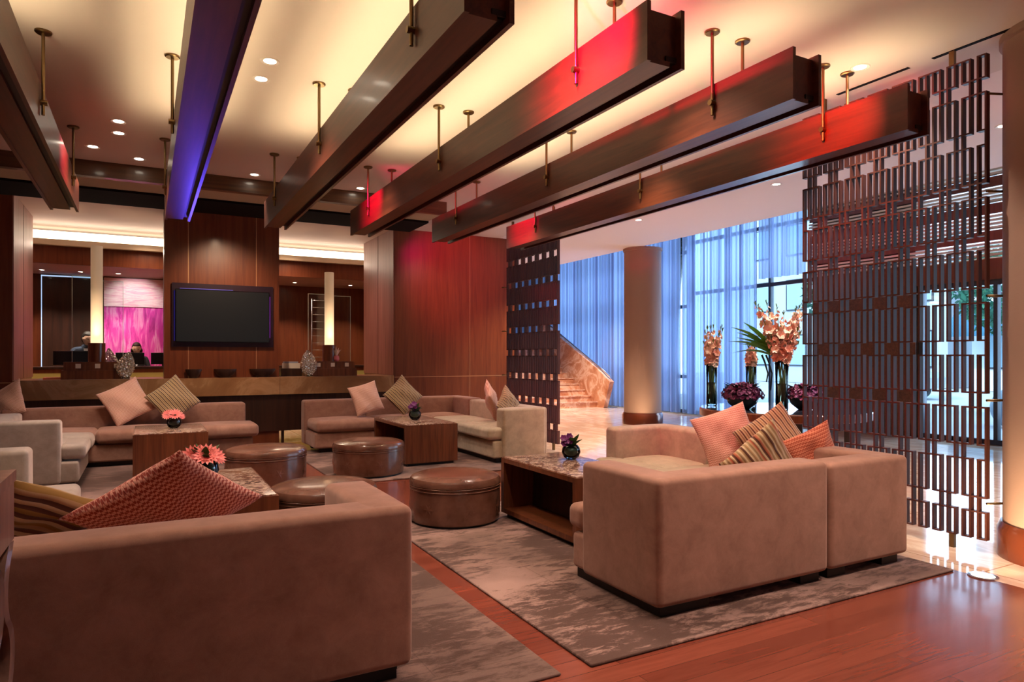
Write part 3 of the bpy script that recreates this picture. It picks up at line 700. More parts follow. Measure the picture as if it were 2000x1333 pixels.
# crystal leaf sculptures
def crystal(px, y, hgt, wd, tilt, lab):
    X = atY(px, y); z = 1.071; n = 20; bm = bm_new(); rings = []
    t = thing('crystal_sculpture', lab, 'sculpture', (X, y, z), group='crystal sculptures on the counter')
    rnd = random.Random(int(px))
    for i in range(n + 1):
        v = i / n; hw = wd * math.sin(PI * min(1, (v * .93 + .05))) ** .8 * (1 - .25 * v)
        cx_ = X + tilt * (v - .5) * v; rings.append([bm.verts.new((cx_ + hw * math.cos(a) * (1 + rnd.uniform(-.06, .06)), y + .05 * math.sin(a) * (hw / wd) + rnd.uniform(-.006, .006), z + hgt * v)) for a in [2 * PI * k / 16 for k in range(16)]])
    for a, b in zip(rings, rings[1:]):
        for k in range(16): bm.faces.new((a[k], a[(k + 1) % 16], b[(k + 1) % 16], b[k]))
    bm.faces.new(rings[0][::-1]); bm.faces.new(rings[-1])
    m = mat('crystal', (.92, .84, .70), .12, metal=.75, alpha=.7); nt = NT(m)
    if not m.get('b'): m['b'] = 1; _v = nt.new('ShaderNodeTexVoronoi'); _v.inputs['Scale'].default_value = 34; nt.l.new(nt.co(), _v.inputs['Vector']); nt.bump(_v.outputs[0], 1.0, .04)
    obj('leaf', bm, m, t, True); pbox('foot', GLASS, t, X - .04, X + .04, y - .03, y + .03, z, z + .02)
crystal(245, 11.5, .40, .14, .1, 'hammered crystal leaf beside the left tag box')
crystal(216, 12.12, .46, .12, -.05, 'darker crystal leaf standing behind the left tag box')
crystal(603, 11.5, .44, .15, -.04, 'hammered crystal leaf beside the right tag box')
X = atY(566, 11.9); t = thing('paper_stack', 'small white stack of cards on the counter, right of the pier', 'stationery', (X, 11.9, 1.07))
pbox('tray', W_DARK, t, X - .16, X + .18, 11.8, 12.1, 1.071, 1.2); pbox('cards', mat('card_white', (.8, .78, .74), .6), t, X - .1, X + .16, 11.85, 12.05, 1.2, 1.29); pbox('booklet', mat('booklet_blue', (.3, .36, .5), .5), t, X - .09, X + .13, 11.86, 12.04, 1.29, 1.315)
X = atY(118, 11.7); bm = bm_new(); box(bm, X - .2, X + .04, 11.6, 11.82, 1.071, 1.10); tag(obj('menu_folder', bm, mat('coral_card', (.7, .22, .12), .5), loc=(X, 11.7, 1.071)), 'flat coral folder lying on the counter left of the lamp', 'folder')
X = atY(657, 11.66); t = thing('flower_vase', 'tiny vase with white and pink petals beside the right cylinder lamp', 'flowers', (X, 11.66, 1.32))
bm = bm_new(); lathe(bm, [(.03, 1.32), (.05, 1.35), (.045, 1.40), (.03, 1.42)], X, 11.66, 20); obj('vase_body', bm, mat('pink_ceramic', (.7, .2, .25), .3), t, 'auto')
bm = bm_new()
for k in range(7): leaf(bm, (X, 11.66, 1.40), (X + .08 * math.cos(k * .9), 11.66 + .04 * math.sin(k * .9), 1.52 + .03 * (k % 3)), .018, 4)
obj('petal_cluster', bm, mat('white_petal', (.85, .75, .68), .5), t)
# ================================================================== RECEPTION
dk = thing('reception_desk', 'long reception desk with a lit yellow glass front', 'desk', (1, 14.7, 0))
pbox('desk_top', W_DARK, dk, -4, 6.0, 14.45, 15.1, 1.17, 1.215); pbox('fascia', W_WALL, dk, -4, 6.0, 14.47, 14.52, 1.10, 1.17)
pbox('glass_front', mat('yellow_glass', (.5, .4, .12), .4, emit=(.8, .55, .12), estr=.06), dk, -4, 6, 14.5, 14.55, .1, 1.10); pbox('plinth', PLINTH, dk, -4, 6, 14.55, 14.6, 0, .1)
for px, lab in ((142, 'black monitor at the reception desk, in front of the man'), (254, 'black monitor at the reception desk, in front of the woman'), (322, 'black monitor half hidden behind the television pier')):
    X = atY(px, 14.8); t = thing('monitor', lab, 'monitor', (X, 14.8, 1.215), group='monitors on the reception desk')
    wd_ = .24 if px != 142 else .30
    pbox('panel', BLACK, t, X - wd_, X + wd_, 14.80, 14.83, 1.25, 1.47 if px != 142 else 1.50); pbox('bezel', CHROME, t, X - wd_, X + wd_, 14.8, 14.835, 1.47 if px != 142 else 1.50, 1.477 if px != 142 else 1.507)
    pbox('stand', BLACK, t, X - .05, X + .05, 14.82, 14.9, 1.215, 1.3)
# textile art and dark framed panel on the back wall
PKL = mat('pink_textile', (.8, .1, .4), .6, sheen=.3); _t = NT(PKL)
_n1 = _t.noise(_t.co((3, 1, .5)), 3.0, 5, .6, 1.0); _t.out(_t.ramp(_n1, [(.3, (.42, .01, .20)), (.48, (.80, .05, .42)), (.62, (.92, .35, .62)), (.7, (.78, .06, .4))]))
PKU = mat('pink_band_textile', (.8, .4, .5), .6, sheen=.3); _t = NT(PKU)
_n1 = _t.noise(_t.co((.6, 1, 5)), 3.5, 5, .6, .6); _t.out(_t.ramp(_n1, [(.3, (.75, .25, .38)), (.5, (.95, .72, .68)), (.62, (.85, .4, .5)), (.75, (.95, .8, .75))]))
t = thing('textile_hanging', 'magenta textile hanging with a pale pink band behind the reception', 'artwork', (0, 15.9, 1.2))
a, b = atY(203, 15.9), atY(318, 15.9)
pbox('lower_cloth', PKL, t, a, b + .6, 15.93, 15.97, .9, 2.45)
pbox('pale_band', PKU, t, a, b + .5, 15.90, 15.935, 2.42, 3.0)
t = thing('framed_panel', 'dark wall panel outlined by a thin blue light line', 'panel', (-1.6, 15.93, 1))
a, b = atY(80, 15.9), atY(186, 15.9)
pbox('dark_board', W_DARK, t, a, b, 15.92, 15.98, .6, 3.0); pbox('frame_post', W_DARK, t, b, b + .08, 15.9, 15.98, .6, 3.02)
E_LB = mat('line_light', (.4, .5, .6), emit=(.45, .62, .9), estr=.5)
pbox('light_line', E_LB, t, a, a + .014, 15.905, 15.92, .9, 2.98); pbox('light_line', E_LB, t, a, a + .85, 15.905, 15.92, 2.97, 2.995)
# ladder-like reflection in the right glass, built as chrome tubes
X = atY(622, 13.6); t = thing('rung_reflection', 'thin chrome rungs built for the ladder-like reflection in the right glass sheet', 'rack', (X, 13.6, 0))
for dx_ in (-.13, .13): bm = bm_new(); tube(bm, [(X + dx_, 13.6, 0), (X + dx_, 13.6, 2.55)], .007, 6); obj('reflection_post', bm, CHROME, t, True)
for k in range(10): bm = bm_new(); tube(bm, [(X - .13, 13.6, 1.25 + k * .14), (X + .13, 13.6, 1.25 + k * .14)], .006, 6); obj('rung', bm, CHROME, t, True)

# ------------------------------------------------------------------ the two receptionists
SKIN = mat('skin', (.62, .38, .28), .5)
def person(px, y, height, label, jacket, hair_m, lean=0, long_hair=False, rz=0):
    X = atY(px, y); k = height / 1.7
    nodes = {'pelvis': ((0, 0, .95), .145), 'waist': ((0, -.01, 1.10), .13), 'chest': ((0, -.03 - lean * .5, 1.30), .155), 'neck0': ((0, -.05 - lean, 1.44), .07), 'neck': ((0, -.07 - lean, 1.50), .052), 'head0': ((0, -.09 - lean * 1.2, 1.56), .085),
             'head1': ((0, -.10 - lean * 1.3, 1.62), .098)}
    edges = [('pelvis', 'waist'), ('waist', 'chest'), ('chest', 'neck0'), ('neck0', 'neck')]
    for s, n in ((-1, 'l'), (1, 'r')):
        nodes.update({'hip' + n: ((s * .09, 0, .88), .10), 'kn' + n: ((s * .10, -.01, .48), .062), 'an' + n: ((s * .10, .01, .09), .042), 'to' + n: ((s * .11, -.14, .04), .035),
                      'sh' + n: ((s * .17, -.04 - lean * .8, 1.38), .065), 'el' + n: ((s * .24, -.06 - lean, 1.12), .045), 'wr' + n: ((s * .15, -.30 - lean, 1.10), .03)})
        edges += [('pelvis', 'hip' + n), ('hip' + n, 'kn' + n), ('kn' + n, 'an' + n), ('an' + n, 'to' + n), ('chest', 'sh' + n), ('sh' + n, 'el' + n), ('el' + n, 'wr' + n)]
    del nodes['head0'], nodes['head1']
    names = list(nodes); me = bpy.data.meshes.new('person'); me.from_pydata([Vector(nodes[q][0]) * k for q in names], [(names.index(a), names.index(b)) for a, b in edges], [])
    o = bpy.data.objects.new('person', me); C.objects.link(o); o.location = (X, y, 0); o.rotation_euler = (0, 0, rz)
    sk = o.modifiers.new('skin', 'SKIN')
    for i, q in enumerate(names): me.skin_vertices[0].data[i].radius = (nodes[q][1] * k, nodes[q][1] * k * (.72 if q in ('chest', 'waist', 'pelvis') else 1))
    me.skin_vertices[0].data[0].use_root = True
    o.modifiers.new('sub', 'SUBSURF').levels = 2; o.modifiers['sub'].render_levels = 2
    me.materials.append(jacket); tag(o, label, 'person', 'receptionists')
    # head with face (child parts)
    hc = Vector((0, -.10 - lean * 1.3, 1.60)) * k
    bm = bm_new(); bmesh.ops.create_uvsphere(bm, u_segments=28, v_segments=22, radius=1)
    for v in bm.verts:
        x, yy, z = v.co; wv = .078 * (1 - .22 * max(0, -z)); fx = x * wv; fy = yy * .095; fz = z * .118
        if yy < -.3:
            nose = math.exp(-((x / .16) ** 2 + ((z + .12) / .22) ** 2)) * .022; eye = math.exp(-(((abs(x) - .38) / .17) ** 2 + ((z - .05) / .12) ** 2)) * .010
            fy += -nose + eye - math.exp(-((x / .4) ** 2 + ((z + .5) / .1) ** 2)) * .006
        if abs(x) > .9 and abs(z) < .2: fx *= 1.13
        v.co = (fx, fy, fz)
    bmesh.ops.scale(bm, vec=(k, k, k), verts=bm.verts[:]); bmesh.ops.rotate(bm, cent=(0, 0, 0), matrix=Matrix.Rotation(.35, 3, 'X'), verts=bm.verts[:]); bmesh.ops.translate(bm, vec=hc, verts=bm.verts[:])
    obj('head', bm, SKIN, o, True, local=True)
    for nm, zz, xs, sc, mm in (('eye', .012, (-.029, .029), (.011, .006, .006), BLACK), ('mouth', -.062, (0,), (.024, .006, .006), mat('lips', (.45, .12, .1), .5))):
        for xx in xs:
            bm = bm_new(); bmesh.ops.create_uvsphere(bm, u_segments=10, v_segments=8, radius=1)
            for v in bm.verts: v.co = Vector((v.co.x * sc[0] + xx, v.co.y * sc[1] - .087, v.co.z * sc[2] + zz))
            bmesh.ops.rotate(bm, cent=(0, 0, 0), matrix=Matrix.Rotation(.35, 3, 'X'), verts=bm.verts[:]); bmesh.ops.scale(bm, vec=(k, k, k), verts=bm.verts[:]); bmesh.ops.translate(bm, vec=hc, verts=bm.verts[:])
            obj(nm, bm, mm, o, True, local=True)
    bm = bm_new(); bmesh.ops.create_uvsphere(bm, u_segments=24, v_segments=18, radius=1)
    for v in bm.verts:
        x, yy, z = v.co; v.co = (x * .088, yy * .104 + .012, z * .122 + .012)
        if yy < -.1 and z < .45: v.co.y = max(v.co.y, -.02); v.co.x *= 1.0
        if long_hair and z < 0: v.co.z -= .14 * -z; v.co.x *= 1.28
        elif z < -.2: v.co.y = max(v.co.y, .03)
    bmesh.ops.scale(bm, vec=(k, k, k), verts=bm.verts[:]); bmesh.ops.rotate(bm, cent=(0, 0, 0), matrix=Matrix.Rotation(.3, 3, 'X'), verts=bm.verts[:]); bmesh.ops.translate(bm, vec=hc, verts=bm.verts[:])
    obj('hair', bm, hair_m, o, True, local=True)
    bm = bm_new()
    v = [bm.verts.new(Vector(q) * k) for q in ((-.05, -.12 - lean * .8, 1.44), (.05, -.12 - lean * .8, 1.44), (0, -.16 - lean * .6, 1.18), (0, -.11 - lean * .6, 1.2))]
    bm.faces.new((v[0], v[1], v[2])); bm.faces.new((v[0], v[2], v[3])); bm.faces.new((v[1], v[3], v[2])); bm.faces.new((v[0], v[3], v[1]))
    obj('shirt', bm, mat('white_shirt', (.8, .82, .9), .8), o, local=True)
    for s in (-1, 1):        # hands : palm, five fingers
        bm = bm_new(); bx = s * .15
        rbox(bm, bx - .038, bx + .038, -.40 - lean, -.31 - lean, 1.085, 1.112, r=.012, n=1)
        for q in range(4): tube(bm, [(bx - .03 + q * .02, -.395 - lean, 1.10), (bx - .03 + q * .02, -.43 - lean, 1.105), (bx - .03 + q * .02, -.455 - lean, 1.09)], .0085, 6, .006)
        tube(bm, [(bx - s * .036, -.33 - lean, 1.10), (bx - s * .055, -.36 - lean, 1.10), (bx - s * .058, -.385 - lean, 1.095)], .010, 6, .007)
        bmesh.ops.scale(bm, vec=(k, k, k), verts=bm.verts[:]); obj('hand', bm, SKIN, o, True, local=True)
person(267, 15.66, 1.66, 'woman with long dark red hair looking down behind a reception monitor', mat('dark_suit', (.03, .03, .04), .8), mat('auburn_hair', (.022, .006, .005), .7), .05, True)
person(157, 15.72, 1.86, 'man in a dark suit and white shirt leaning over the reception desk', mat('navy_suit', (.03, .045, .08), .8), mat('black_hair', (.02, .015, .012), .5), .12, False, .5)

# ================================================================== FLOWER BOWLS ON THE TABLES
LEAF = mat('leaf_green', (.05, .12, .03), .5); LEAFD = mat('leaf_dark', (.012, .03, .012), .5)
def petal_flower(bm, c, r, n=14, up=Vector((0, 0, 1)), layers=2, cup=.35):
    q = up.to_track_quat('Z', 'Y')
    for l in range(layers):
        rr = r * (1 - .3 * l)
        for i in range(n):
            a = 2 * PI * (i + .5 * l) / n; d = Vector((math.cos(a), math.sin(a), 0)); s = Vector((-math.sin(a), math.cos(a), 0)); w_ = rr * 3.6 / n
            pts = [Vector((0, 0, 0)) + s * w_ * .25, d * rr * .6 + s * w_ * .8 + Vector((0, 0, rr * cup * .7)), d * rr + Vector((0, 0, rr * (cup + .25 * l))), d * rr * .6 - s * w_ * .8 + Vector((0, 0, rr * cup * .7)), -s * w_ * .25]
            bm.faces.new([bm.verts.new(Vector(c) + q @ p_) for p_ in pts])
def flower_bowl(x, y, z, r, label, kind):
    t = thing('flower_bowl', label, 'flowers', (x, y, z), group='glass flower bowls on the coffee tables')
    rn = random.Random(int(x * 100 + y * 10))
    bm = bm_new(); pr = [(r * .45, 0), (r * .8, r * .25), (r, r * .75), (r * .92, r * 1.2), (r * .68, r * 1.5), (r * .64, r * 1.5), (r * .88, r * 1.2), (r * .95, r * .75), (r * .76, r * .3), (.001, r * .12)]
    lathe(bm, [(a, z + b) for a, b in pr], x, y, 32); obj('glass_bowl', bm, GLASSP, t, True)
    bm = bm_new(); lathe(bm, [(r * .3, z + r * .15), (r * .74, z + r * .35), (r * .9, z + r * .8), (r * .8, z + r * 1.15), (r * .3, z + r * 1.35), (.001, z + r * 1.4)], x, y, 24); obj('rolled_leaf', bm, LEAFD, t, True)
    bm = bm_new()
    for k in range(16):
        a = rn.uniform(0, 2 * PI); rr = rn.uniform(.6, 1.4) * r; leaf(bm, (x, y, z + r * 1.2), (x + rr * math.cos(a), y + rr * math.sin(a), z + r * rn.uniform(1.6, 2.7)), r * .28)
    obj('foliage', bm, LEAF, t)
    if kind == 'pink':
        m1 = mat('gerbera_pink', (.85, .22, .20), .5)
        for (dx, dy, dz, rr, ti) in ((.1, -.6, 1.9, .62, (-.0, -.6, .6)), (-.75, -.3, 1.9, .55, (-.3, -.7, .5)), (.75, -.2, 1.75, .5, (.5, -.5, .5)))[: (3 if r > .08 else 2)]:
            bm = bm_new(); petal_flower(bm, (x + dx * r, y + dy * r, z + dz * r), rr * r * 1.6, 16, Vector(ti).normalized(), 3, .25); obj('gerbera', bm, m1, t)
    else:
        m1 = mat('orchid_purple', (.16, .015, .14), .5)
        for k in range(9):
            a = rn.uniform(1.8, 4.6); rr = rn.uniform(.2, 1.3) * r; bm = bm_new()
            petal_flower(bm, (x + rr * math.cos(a), y - abs(rr * math.sin(a)) * .6, z + r * rn.uniform(1.6, 2.7)), r * .42, 6, Vector((rn.uniform(-.6, .4), -.8, .5)).normalized(), 2, .3); obj('blossom', bm, m1, t)
flower_bowl(.36, 5.18, .531, .095, 'round glass bowl with large pink gerberas on the marble table behind the foreground sofa', 'pink')
flower_bowl(.30, 9.2, .531, .085, 'small glass bowl with a single pink gerbera on the far left table', 'pink')
flower_bowl(3.22, 8.72, .541, .085, 'glass bowl of dark purple flowers on the box table before the far sofa', 'purple')
flower_bowl(3.17, 4.80, .531, .08, 'small glass bowl of purple orchids on the dark open sided table', 'purple')

# ================================================================== ROUND TABLE WITH FLOWER VASES
TZ = .76
pc = at(1530, 8.35)
t = thing('round_table', 'large round dark wood table carrying the tall flower vases', 'table', (pc.x, pc.y, 0))
bm = bm_new(); lathe(bm, [(.98, TZ - .10), (1.0, TZ - .09), (1.0, TZ - .012), (.99, TZ)], pc.x, pc.y, 72); obj('tabletop', bm, W_TABLE, t, 'auto')
bm = bm_new(); lathe(bm, [(.985, TZ + .0005), (.985, TZ + .004)], pc.x, pc.y, 72); obj('glass_top', bm, mat('dark_glass', (.03, .03, .05), .05), t, 'auto')
for k in range(4):
    a = k * PI / 2 + .5; bm = bm_new(); box(bm, pc.x + .72 * math.cos(a) - .10, pc.x + .72 * math.cos(a) + .10, pc.y + .72 * math.sin(a) - .03, pc.y + .72 * math.sin(a) + .03, .0, TZ - .1, Matrix.Rotation(a + PI / 2, 3, 'Z')); obj('leg', bm, W_DARK, t)
PEACH = mat('gladiolus_peach', (.90, .46, .32), .5); _t = NT(PEACH); _t.out(_t.ramp(_t.noise(_t.co(), 9, 3), [(.35, (.90, .44, .33)), (.65, (.98, .76, .62))]))
STEM = mat('stem_green', (.12, .20, .05), .5)
def gladiolus(base, tip, frac, label, group, seed):
    rn = random.Random(seed); base, tip = Vector(base), Vector(tip)
    mid = (base + tip) / 2 + Vector((0, 0, .05)) + Vector((base.x - tip.x, base.y - tip.y, 0)) * .12
    P = lambda q: base * (1 - q) ** 2 + mid * 2 * q * (1 - q) + tip * q * q
    bm = bm_new(); tube(bm, [P(i / 8) for i in range(9)], .0055, 6, .003)
    o = obj('gladiolus', bm, STEM, smooth=True, loc=tuple(base)); tag(o, label, 'flower', group)
    bm = bm_new(); n = 9
    for i in range(n):
        q = frac + (1 - frac) * i / n * .93; p_ = P(q); d = (P(min(1, q + .05)) - P(q - .05)).normalized(); a = i * 2.4 + seed
        side = (d.cross(Vector((math.cos(a), math.sin(a), .1)))).normalized(); r = .064 * (1 - .74 * (i / n) ** 1.4)
        petal_flower(bm, p_ + side * r * .35, r, 6, (side + d * .5).normalized(), 2, .6)
    obj('flower_spike', bm, PEACH, o)
    bm = bm_new()
    for i in range(5): q = .93 + i * .016; p_ = P(q); leaf(bm, p_, p_ + Vector((rn.uniform(-.02, .02), rn.uniform(-.02, .02), .045)), .006, 3)
    obj('bud_tip', bm, STEM, o)
def vase(px, w, r, top, lab):
    p_ = at(px, w); t = thing('tall_vase', lab, 'vase', (p_.x, p_.y, TZ + .004), group='tall glass vases on the round table')
    z0 = TZ + .005
    bm = bm_new(); lathe(bm, [(r * .9, z0), (r, z0 + .02), (r * .95, (z0 + top) / 2), (r * 1.06, top), (r * 1.0, top), (r * .9, (z0 + top) / 2), (r * .92, z0 + .025), (.001, z0 + .02)], p_.x, p_.y, 36); obj('glass', bm, GLASSP, t, True)
    rn = random.Random(int(px))
    bm = bm_new(); lathe(bm, [(r * .88, z0 + .026), (r * .86, z0 + (top - z0) * .55), (.001, z0 + (top - z0) * .55)], p_.x, p_.y, 24); obj('water', bm, mat('vase_water', (.5, .6, .35), .05, trans=.8, ior=1.2), t, True)
    for k in range(12):
        a = rn.uniform(0, 6.28); b = a + rn.uniform(1.5, 3); bm = bm_new()
        tube(bm, [(p_.x + r * .6 * math.cos(a), p_.y + r * .6 * math.sin(a), z0 + .04), (p_.x + r * .7 * math.cos(b), p_.y + r * .7 * math.sin(b), top + .02)], .008, 6); obj('stem', bm, STEM, t, True)
    return p_
rg = Vector((_c, -_s, 0)); fw = Vector((_s, _c, 0))
def spikes(px, w, top, lst, lab, grp):
    p_ = at(px, w)
    for i, (tx, ty, ln) in enumerate(lst):
        d = at(tx, w); zt = CAMH + (HOR - ty) * w / FPX
        dep = ((i * 37) % 7 - 3) * .035
        base = Vector((p_.x, p_.y, top - .02)) + rg * ((tx - px) / 60 * .03); tip = Vector((d.x, d.y, zt)) + fw * dep
        gladiolus(base, tip, ln, lab, grp, i + int(px))
VT = 1.34
vase(1390, 8.72, .068, VT - .02, 'leftmost tall glass vase on the round table')
spikes(1390, 8.72, VT - .02, [(1372, 650, .1), (1380, 642, .1), (1390, 640, .08), (1398, 638, .1), (1406, 640, .1), (1412, 645, .1), (1384, 655, .05), (1400, 655, .05), (1392, 668, .0), (1376, 672, .0), (1408, 670, .0)], 'peach gladiolus in the leftmost tall vase', 'gladioli in the left vase')
vase(1467, 8.9, .066, VT - .02, 'middle tall glass vase standing behind the purple flower bowl')
spikes(1467, 8.9, VT - .02, [(1456, 680, .05), (1464, 675, .05), (1472, 678, .05), (1480, 682, .05), (1460, 692, 0), (1474, 692, 0)], 'short peach gladiolus in the middle tall vase', 'gladioli in the middle vase')
vase(1527, 7.9, .072, VT + .01, 'rightmost and largest tall glass vase on the round table')
spikes(1527, 7.9, VT + .01, [(1466, 592, .45), (1478, 600, .4), (1490, 608, .35), (1503, 590, .38), (1512, 600, .3), (1524, 640, .1), (1536, 612, .3), (1548, 605, .35), (1560, 600, .4), (1572, 592, .45), (1575, 615, .35), (1500, 650, .05), (1512, 648, .05), (1540, 650, .05), (1552, 645, .08), (1562, 652, .05), (1546, 672, .0), (1518, 672, .0), (1490, 662, .1), (1560, 672, .0)],
       'peach gladiolus in the large spreading bouquet of the right vase', 'gladioli in the right vase')
t = thing('palm_leaves', 'bunch of broad green leaves fanning left from the right vase', 'leaves', tuple(at(1520, 7.95)) [:2] + (VT + .02,))
for i, (tx, ty) in enumerate(((1422, 668), (1430, 690), (1440, 650), (1428, 640), (1452, 630), (1445, 672), (1462, 640), (1470, 668), (1438, 660))):
    b_ = at(1518, 7.95); b_.z = VT + .05; e_ = at(tx, 7.8 + .05 * (i % 3)); e_.z = CAMH + (HOR - ty) * 7.85 / FPX
    bm = bm_new(); leaf(bm, b_, e_, .032, 8); obj('leaf', bm, mat('fresh_green', (.12, .30, .04), .4), t)
for i, (x0_, x1_) in enumerate(((1490, 1508), (1482, 1500))):
    a_, b_, c_ = at(x0_ + 6, 8.0), at(x1_, 8.0), at(x1_ - 3, 8.0); a_.z = 1.42; b_.z = 1.2; c_.z = 1.0 + .1 * i
    bm = bm_new(); tube(bm, [a_, (a_ + b_) / 2 + Vector((0, 0, .02)), b_, c_], .012, 6, .008); obj('hanging_frond', bm, LEAFD, t, True)
def purple(px, w, r, lab):
    p_ = at(px, w); t = thing('flower_bowl', lab, 'flowers', (p_.x, p_.y, TZ + .004), group='purple flower bowls on the round table'); z0 = TZ + .005; rn = random.Random(int(px))
    bm = bm_new(); lathe(bm, [(r * .35, z0), (r * .7, z0 + r * .3), (r * .85, z0 + r * .7), (r * .82, z0 + r * .7), (r * .6, z0 + r * .32), (.001, z0 + .02)], p_.x, p_.y, 32); obj('glass_bowl', bm, mat('dark_bowl_glass', (.02, .04, .04), .08), t, True)
    bm = bm_new(); mm = [bm_new() for _ in range(3)]
    for k in range(520):
        a = rn.uniform(0, 2 * PI); ph = math.acos(rn.uniform(-.05, 1)); d = Vector((math.sin(ph) * math.cos(a), math.sin(ph) * math.sin(a), math.cos(ph) * .72)); c = Vector((p_.x, p_.y, z0 + r * .62)) + d * r * rn.uniform(.85, 1.05)
        petal_flower(mm[k % 3], c, r * .085, 5, (d + Vector((rn.uniform(-.4, .4),) * 3)).normalized(), 1, .3)
    for k in range(120):
        a = rn.uniform(0, 2 * PI); c = Vector((p_.x, p_.y, z0 + r * .6)); leaf(bm, c, c + Vector((math.cos(a), math.sin(a), rn.uniform(.0, .9))) * r * .9, r * .08, 3)
    obj('foliage', bm, LEAFD, t)
    for m_, b_ in zip((mat('purple_a', (.12, .02, .09), .6), mat('purple_b', (.32, .10, .26), .6), mat('purple_c', (.20, .025, .11), .6)), mm):
        q = obj('blossom_cluster', b_, m_, t); q['kind'] = 'stuff'
purple(1450, 8.15, .235, 'low bowl heaped with purple flowers, in front of the middle vase')
purple(1572, 8.1, .225, 'low bowl of dark purple flowers, half hidden behind the lattice screen')

# ================================================================== CARVED CABINET, LEFT EDGE
cab = thing('carved_cabinet', 'carved wooden cabinet with ogee fretwork cut off at the lower left corner', 'cabinet', (-.5, 1.7, 0))
CW = wood('cabinet_wood', (.16, .075, .05), (.34, .18, .13), .35)
pbox('top_board', CW, cab, -.85, -.277, 1.2, 2.02, 1.10, 1.126)
pbox('carcass', W_DARK, cab, -.84, -.36, 1.23, 1.99, .0, 1.10)
pbox('upper_rail', CW, cab, -.36, -.281, 1.21, 2.015, .96, 1.10)
# fretwork: interlaced wavy ribs
def wavy(yc, ph, amp, x0, x1, name):
    bm = bm_new(); n = 90; L_ = []
    for i in range(n + 1):
        z = 0.02 + .94 * i / n; s_ = math.sin(z * 2 * PI / .31 + ph); s_ = math.copysign(abs(s_) ** .75, s_)
        y = yc + amp * s_; L_.append((y, z))
    prev = None
    for y, z in L_:
        r = [bm.verts.new(q) for q in ((x0, y - .022, z), (x1, y - .022, z), (x1 + .006, y, z), (x1, y + .022, z), (x0, y + .022, z))]
        if prev:
            for k in range(5): bm.faces.new((prev[k], prev[(k + 1) % 5], r[(k + 1) % 5], r[k]))
        else: bm.faces.new(r[::-1])
        prev = r
    bm.faces.new(prev); obj(name, bm, CW, cab, 'auto')
for i, yc in enumerate((1.96, 1.83, 1.70, 1.57, 1.44, 1.31)): wavy(yc, PI * (i % 2), .045, -.325, -.284, 'fret_rib')

# ================================================================== CEILING DOWNLIGHTS
E_DL = mat('downlight_glow', (1, .9, .8), emit=(1, .86, .68), estr=14)
E_DLR = mat('downlight_glow_red', (1, .4, .4), emit=(1, .30, .28), estr=14)
def downlight(x, y, lab, power=60, color=WARM, target=None, angle=95, z=CEIL, em=None, r=.045):
    t = thing('downlight', lab, 'light', (x, y, z), group='recessed ceiling downlights')
    bm = bm_new(); lathe(bm, [(r, z - .001), (r + .022, z - .006), (r + .028, z - .001)], x, y, 28, cap=False); obj('trim_ring', bm, mat('trim_white', (.7, .62, .55), .5), t, 'auto')
    bm = bm_new(); lathe(bm, [(r, z - .002), (r, z - .001)], x, y, 24); obj('lens', bm, em or E_DL, t)
    lamp('SPOT', (x, y, z - .03), power, color, .03, target or (x, y, 0), angle, .7)
DLS = [(.83, 5.40, 'brighter of two ceiling downlights left of the third beam'), (.82, 5.78, 'second of two ceiling downlights left of the third beam'), (-.23, 7.47, 'pinkish ceiling downlight between the first two beams, nearer one'),
       (-.24, 7.86, 'pinkish ceiling downlight between the first two beams, farther one'), (-.07, 8.78, 'ceiling downlight near the dark cross beam, between the first two beams'), (-.50, 8.5, 'starry ceiling downlight beside the end of the leftmost beam'),
       (1.18, 8.86, 'ceiling downlight near the cross beam left of the third beam'), (2.52, 8.9, 'ceiling downlight near the cross beam beside the fourth beam')]
for x, y, l in DLS: downlight(x, y, l, 70)
for x, y, l in ((7.13, 8.79, 'lobby ceiling downlight above the far round column'), (7.23, 6.11, 'lobby ceiling downlight behind the rightmost beam'), (4.88, 3.33, 'square lobby downlight in front of the lattice screen'), (7.35, 3.51, 'lobby downlight seen through the right lattice screen')):
    downlight(x, y, l, 90, (1, .78, .6))
# added fill spots without fixtures, evening out the light over lounge and lobby
for x, y, p_, c_ in ((1.9, 3.4, 60, WARM), (3.0, 3.6, 80, WARM), (-.3, 3.0, 60, WARM), (.75, 1.9, 36, WARM), (3.1, 1.3, 120, WARM), (4.15, 1.6, 90, WARM), (1.9, 7.2, 70, WARM), (4.1, 7.9, 80, WARM), (3.0, 9.3, 60, WARM), (-1.7, 5.3, 70, WARM), (-1.3, 9.4, 50, WARM), (4.2, 5.4, 70, (1, .8, .5)), (6.6, 10.2, 260, (1, .76, .5)), (8.0, 14.6, 300, (1, .76, .5)), (10.2, 14.5, 300, (1, .8, .6)), (6.6, 6.6, 120, (1, .76, .5)), (6.6, 3.5, 60, (1, .8, .7)), (6.8, .8, 40, (1, .8, .7))):
    lamp('SPOT', (x, y, CEIL - .05), p_ * 1.25, c_, .08, (x, y, 0), 105, .8)
for x, p_ in ((-.1, 0), (1.07, 110), (4.6, 25)):
    if p_: lamp('SPOT', (x, 9.95, 3.4), p_, (1, .66, .42), .06, (x, 11.4, 1.9), 80, 1)  # wall-wash spots added to brighten the pier and the right panelling
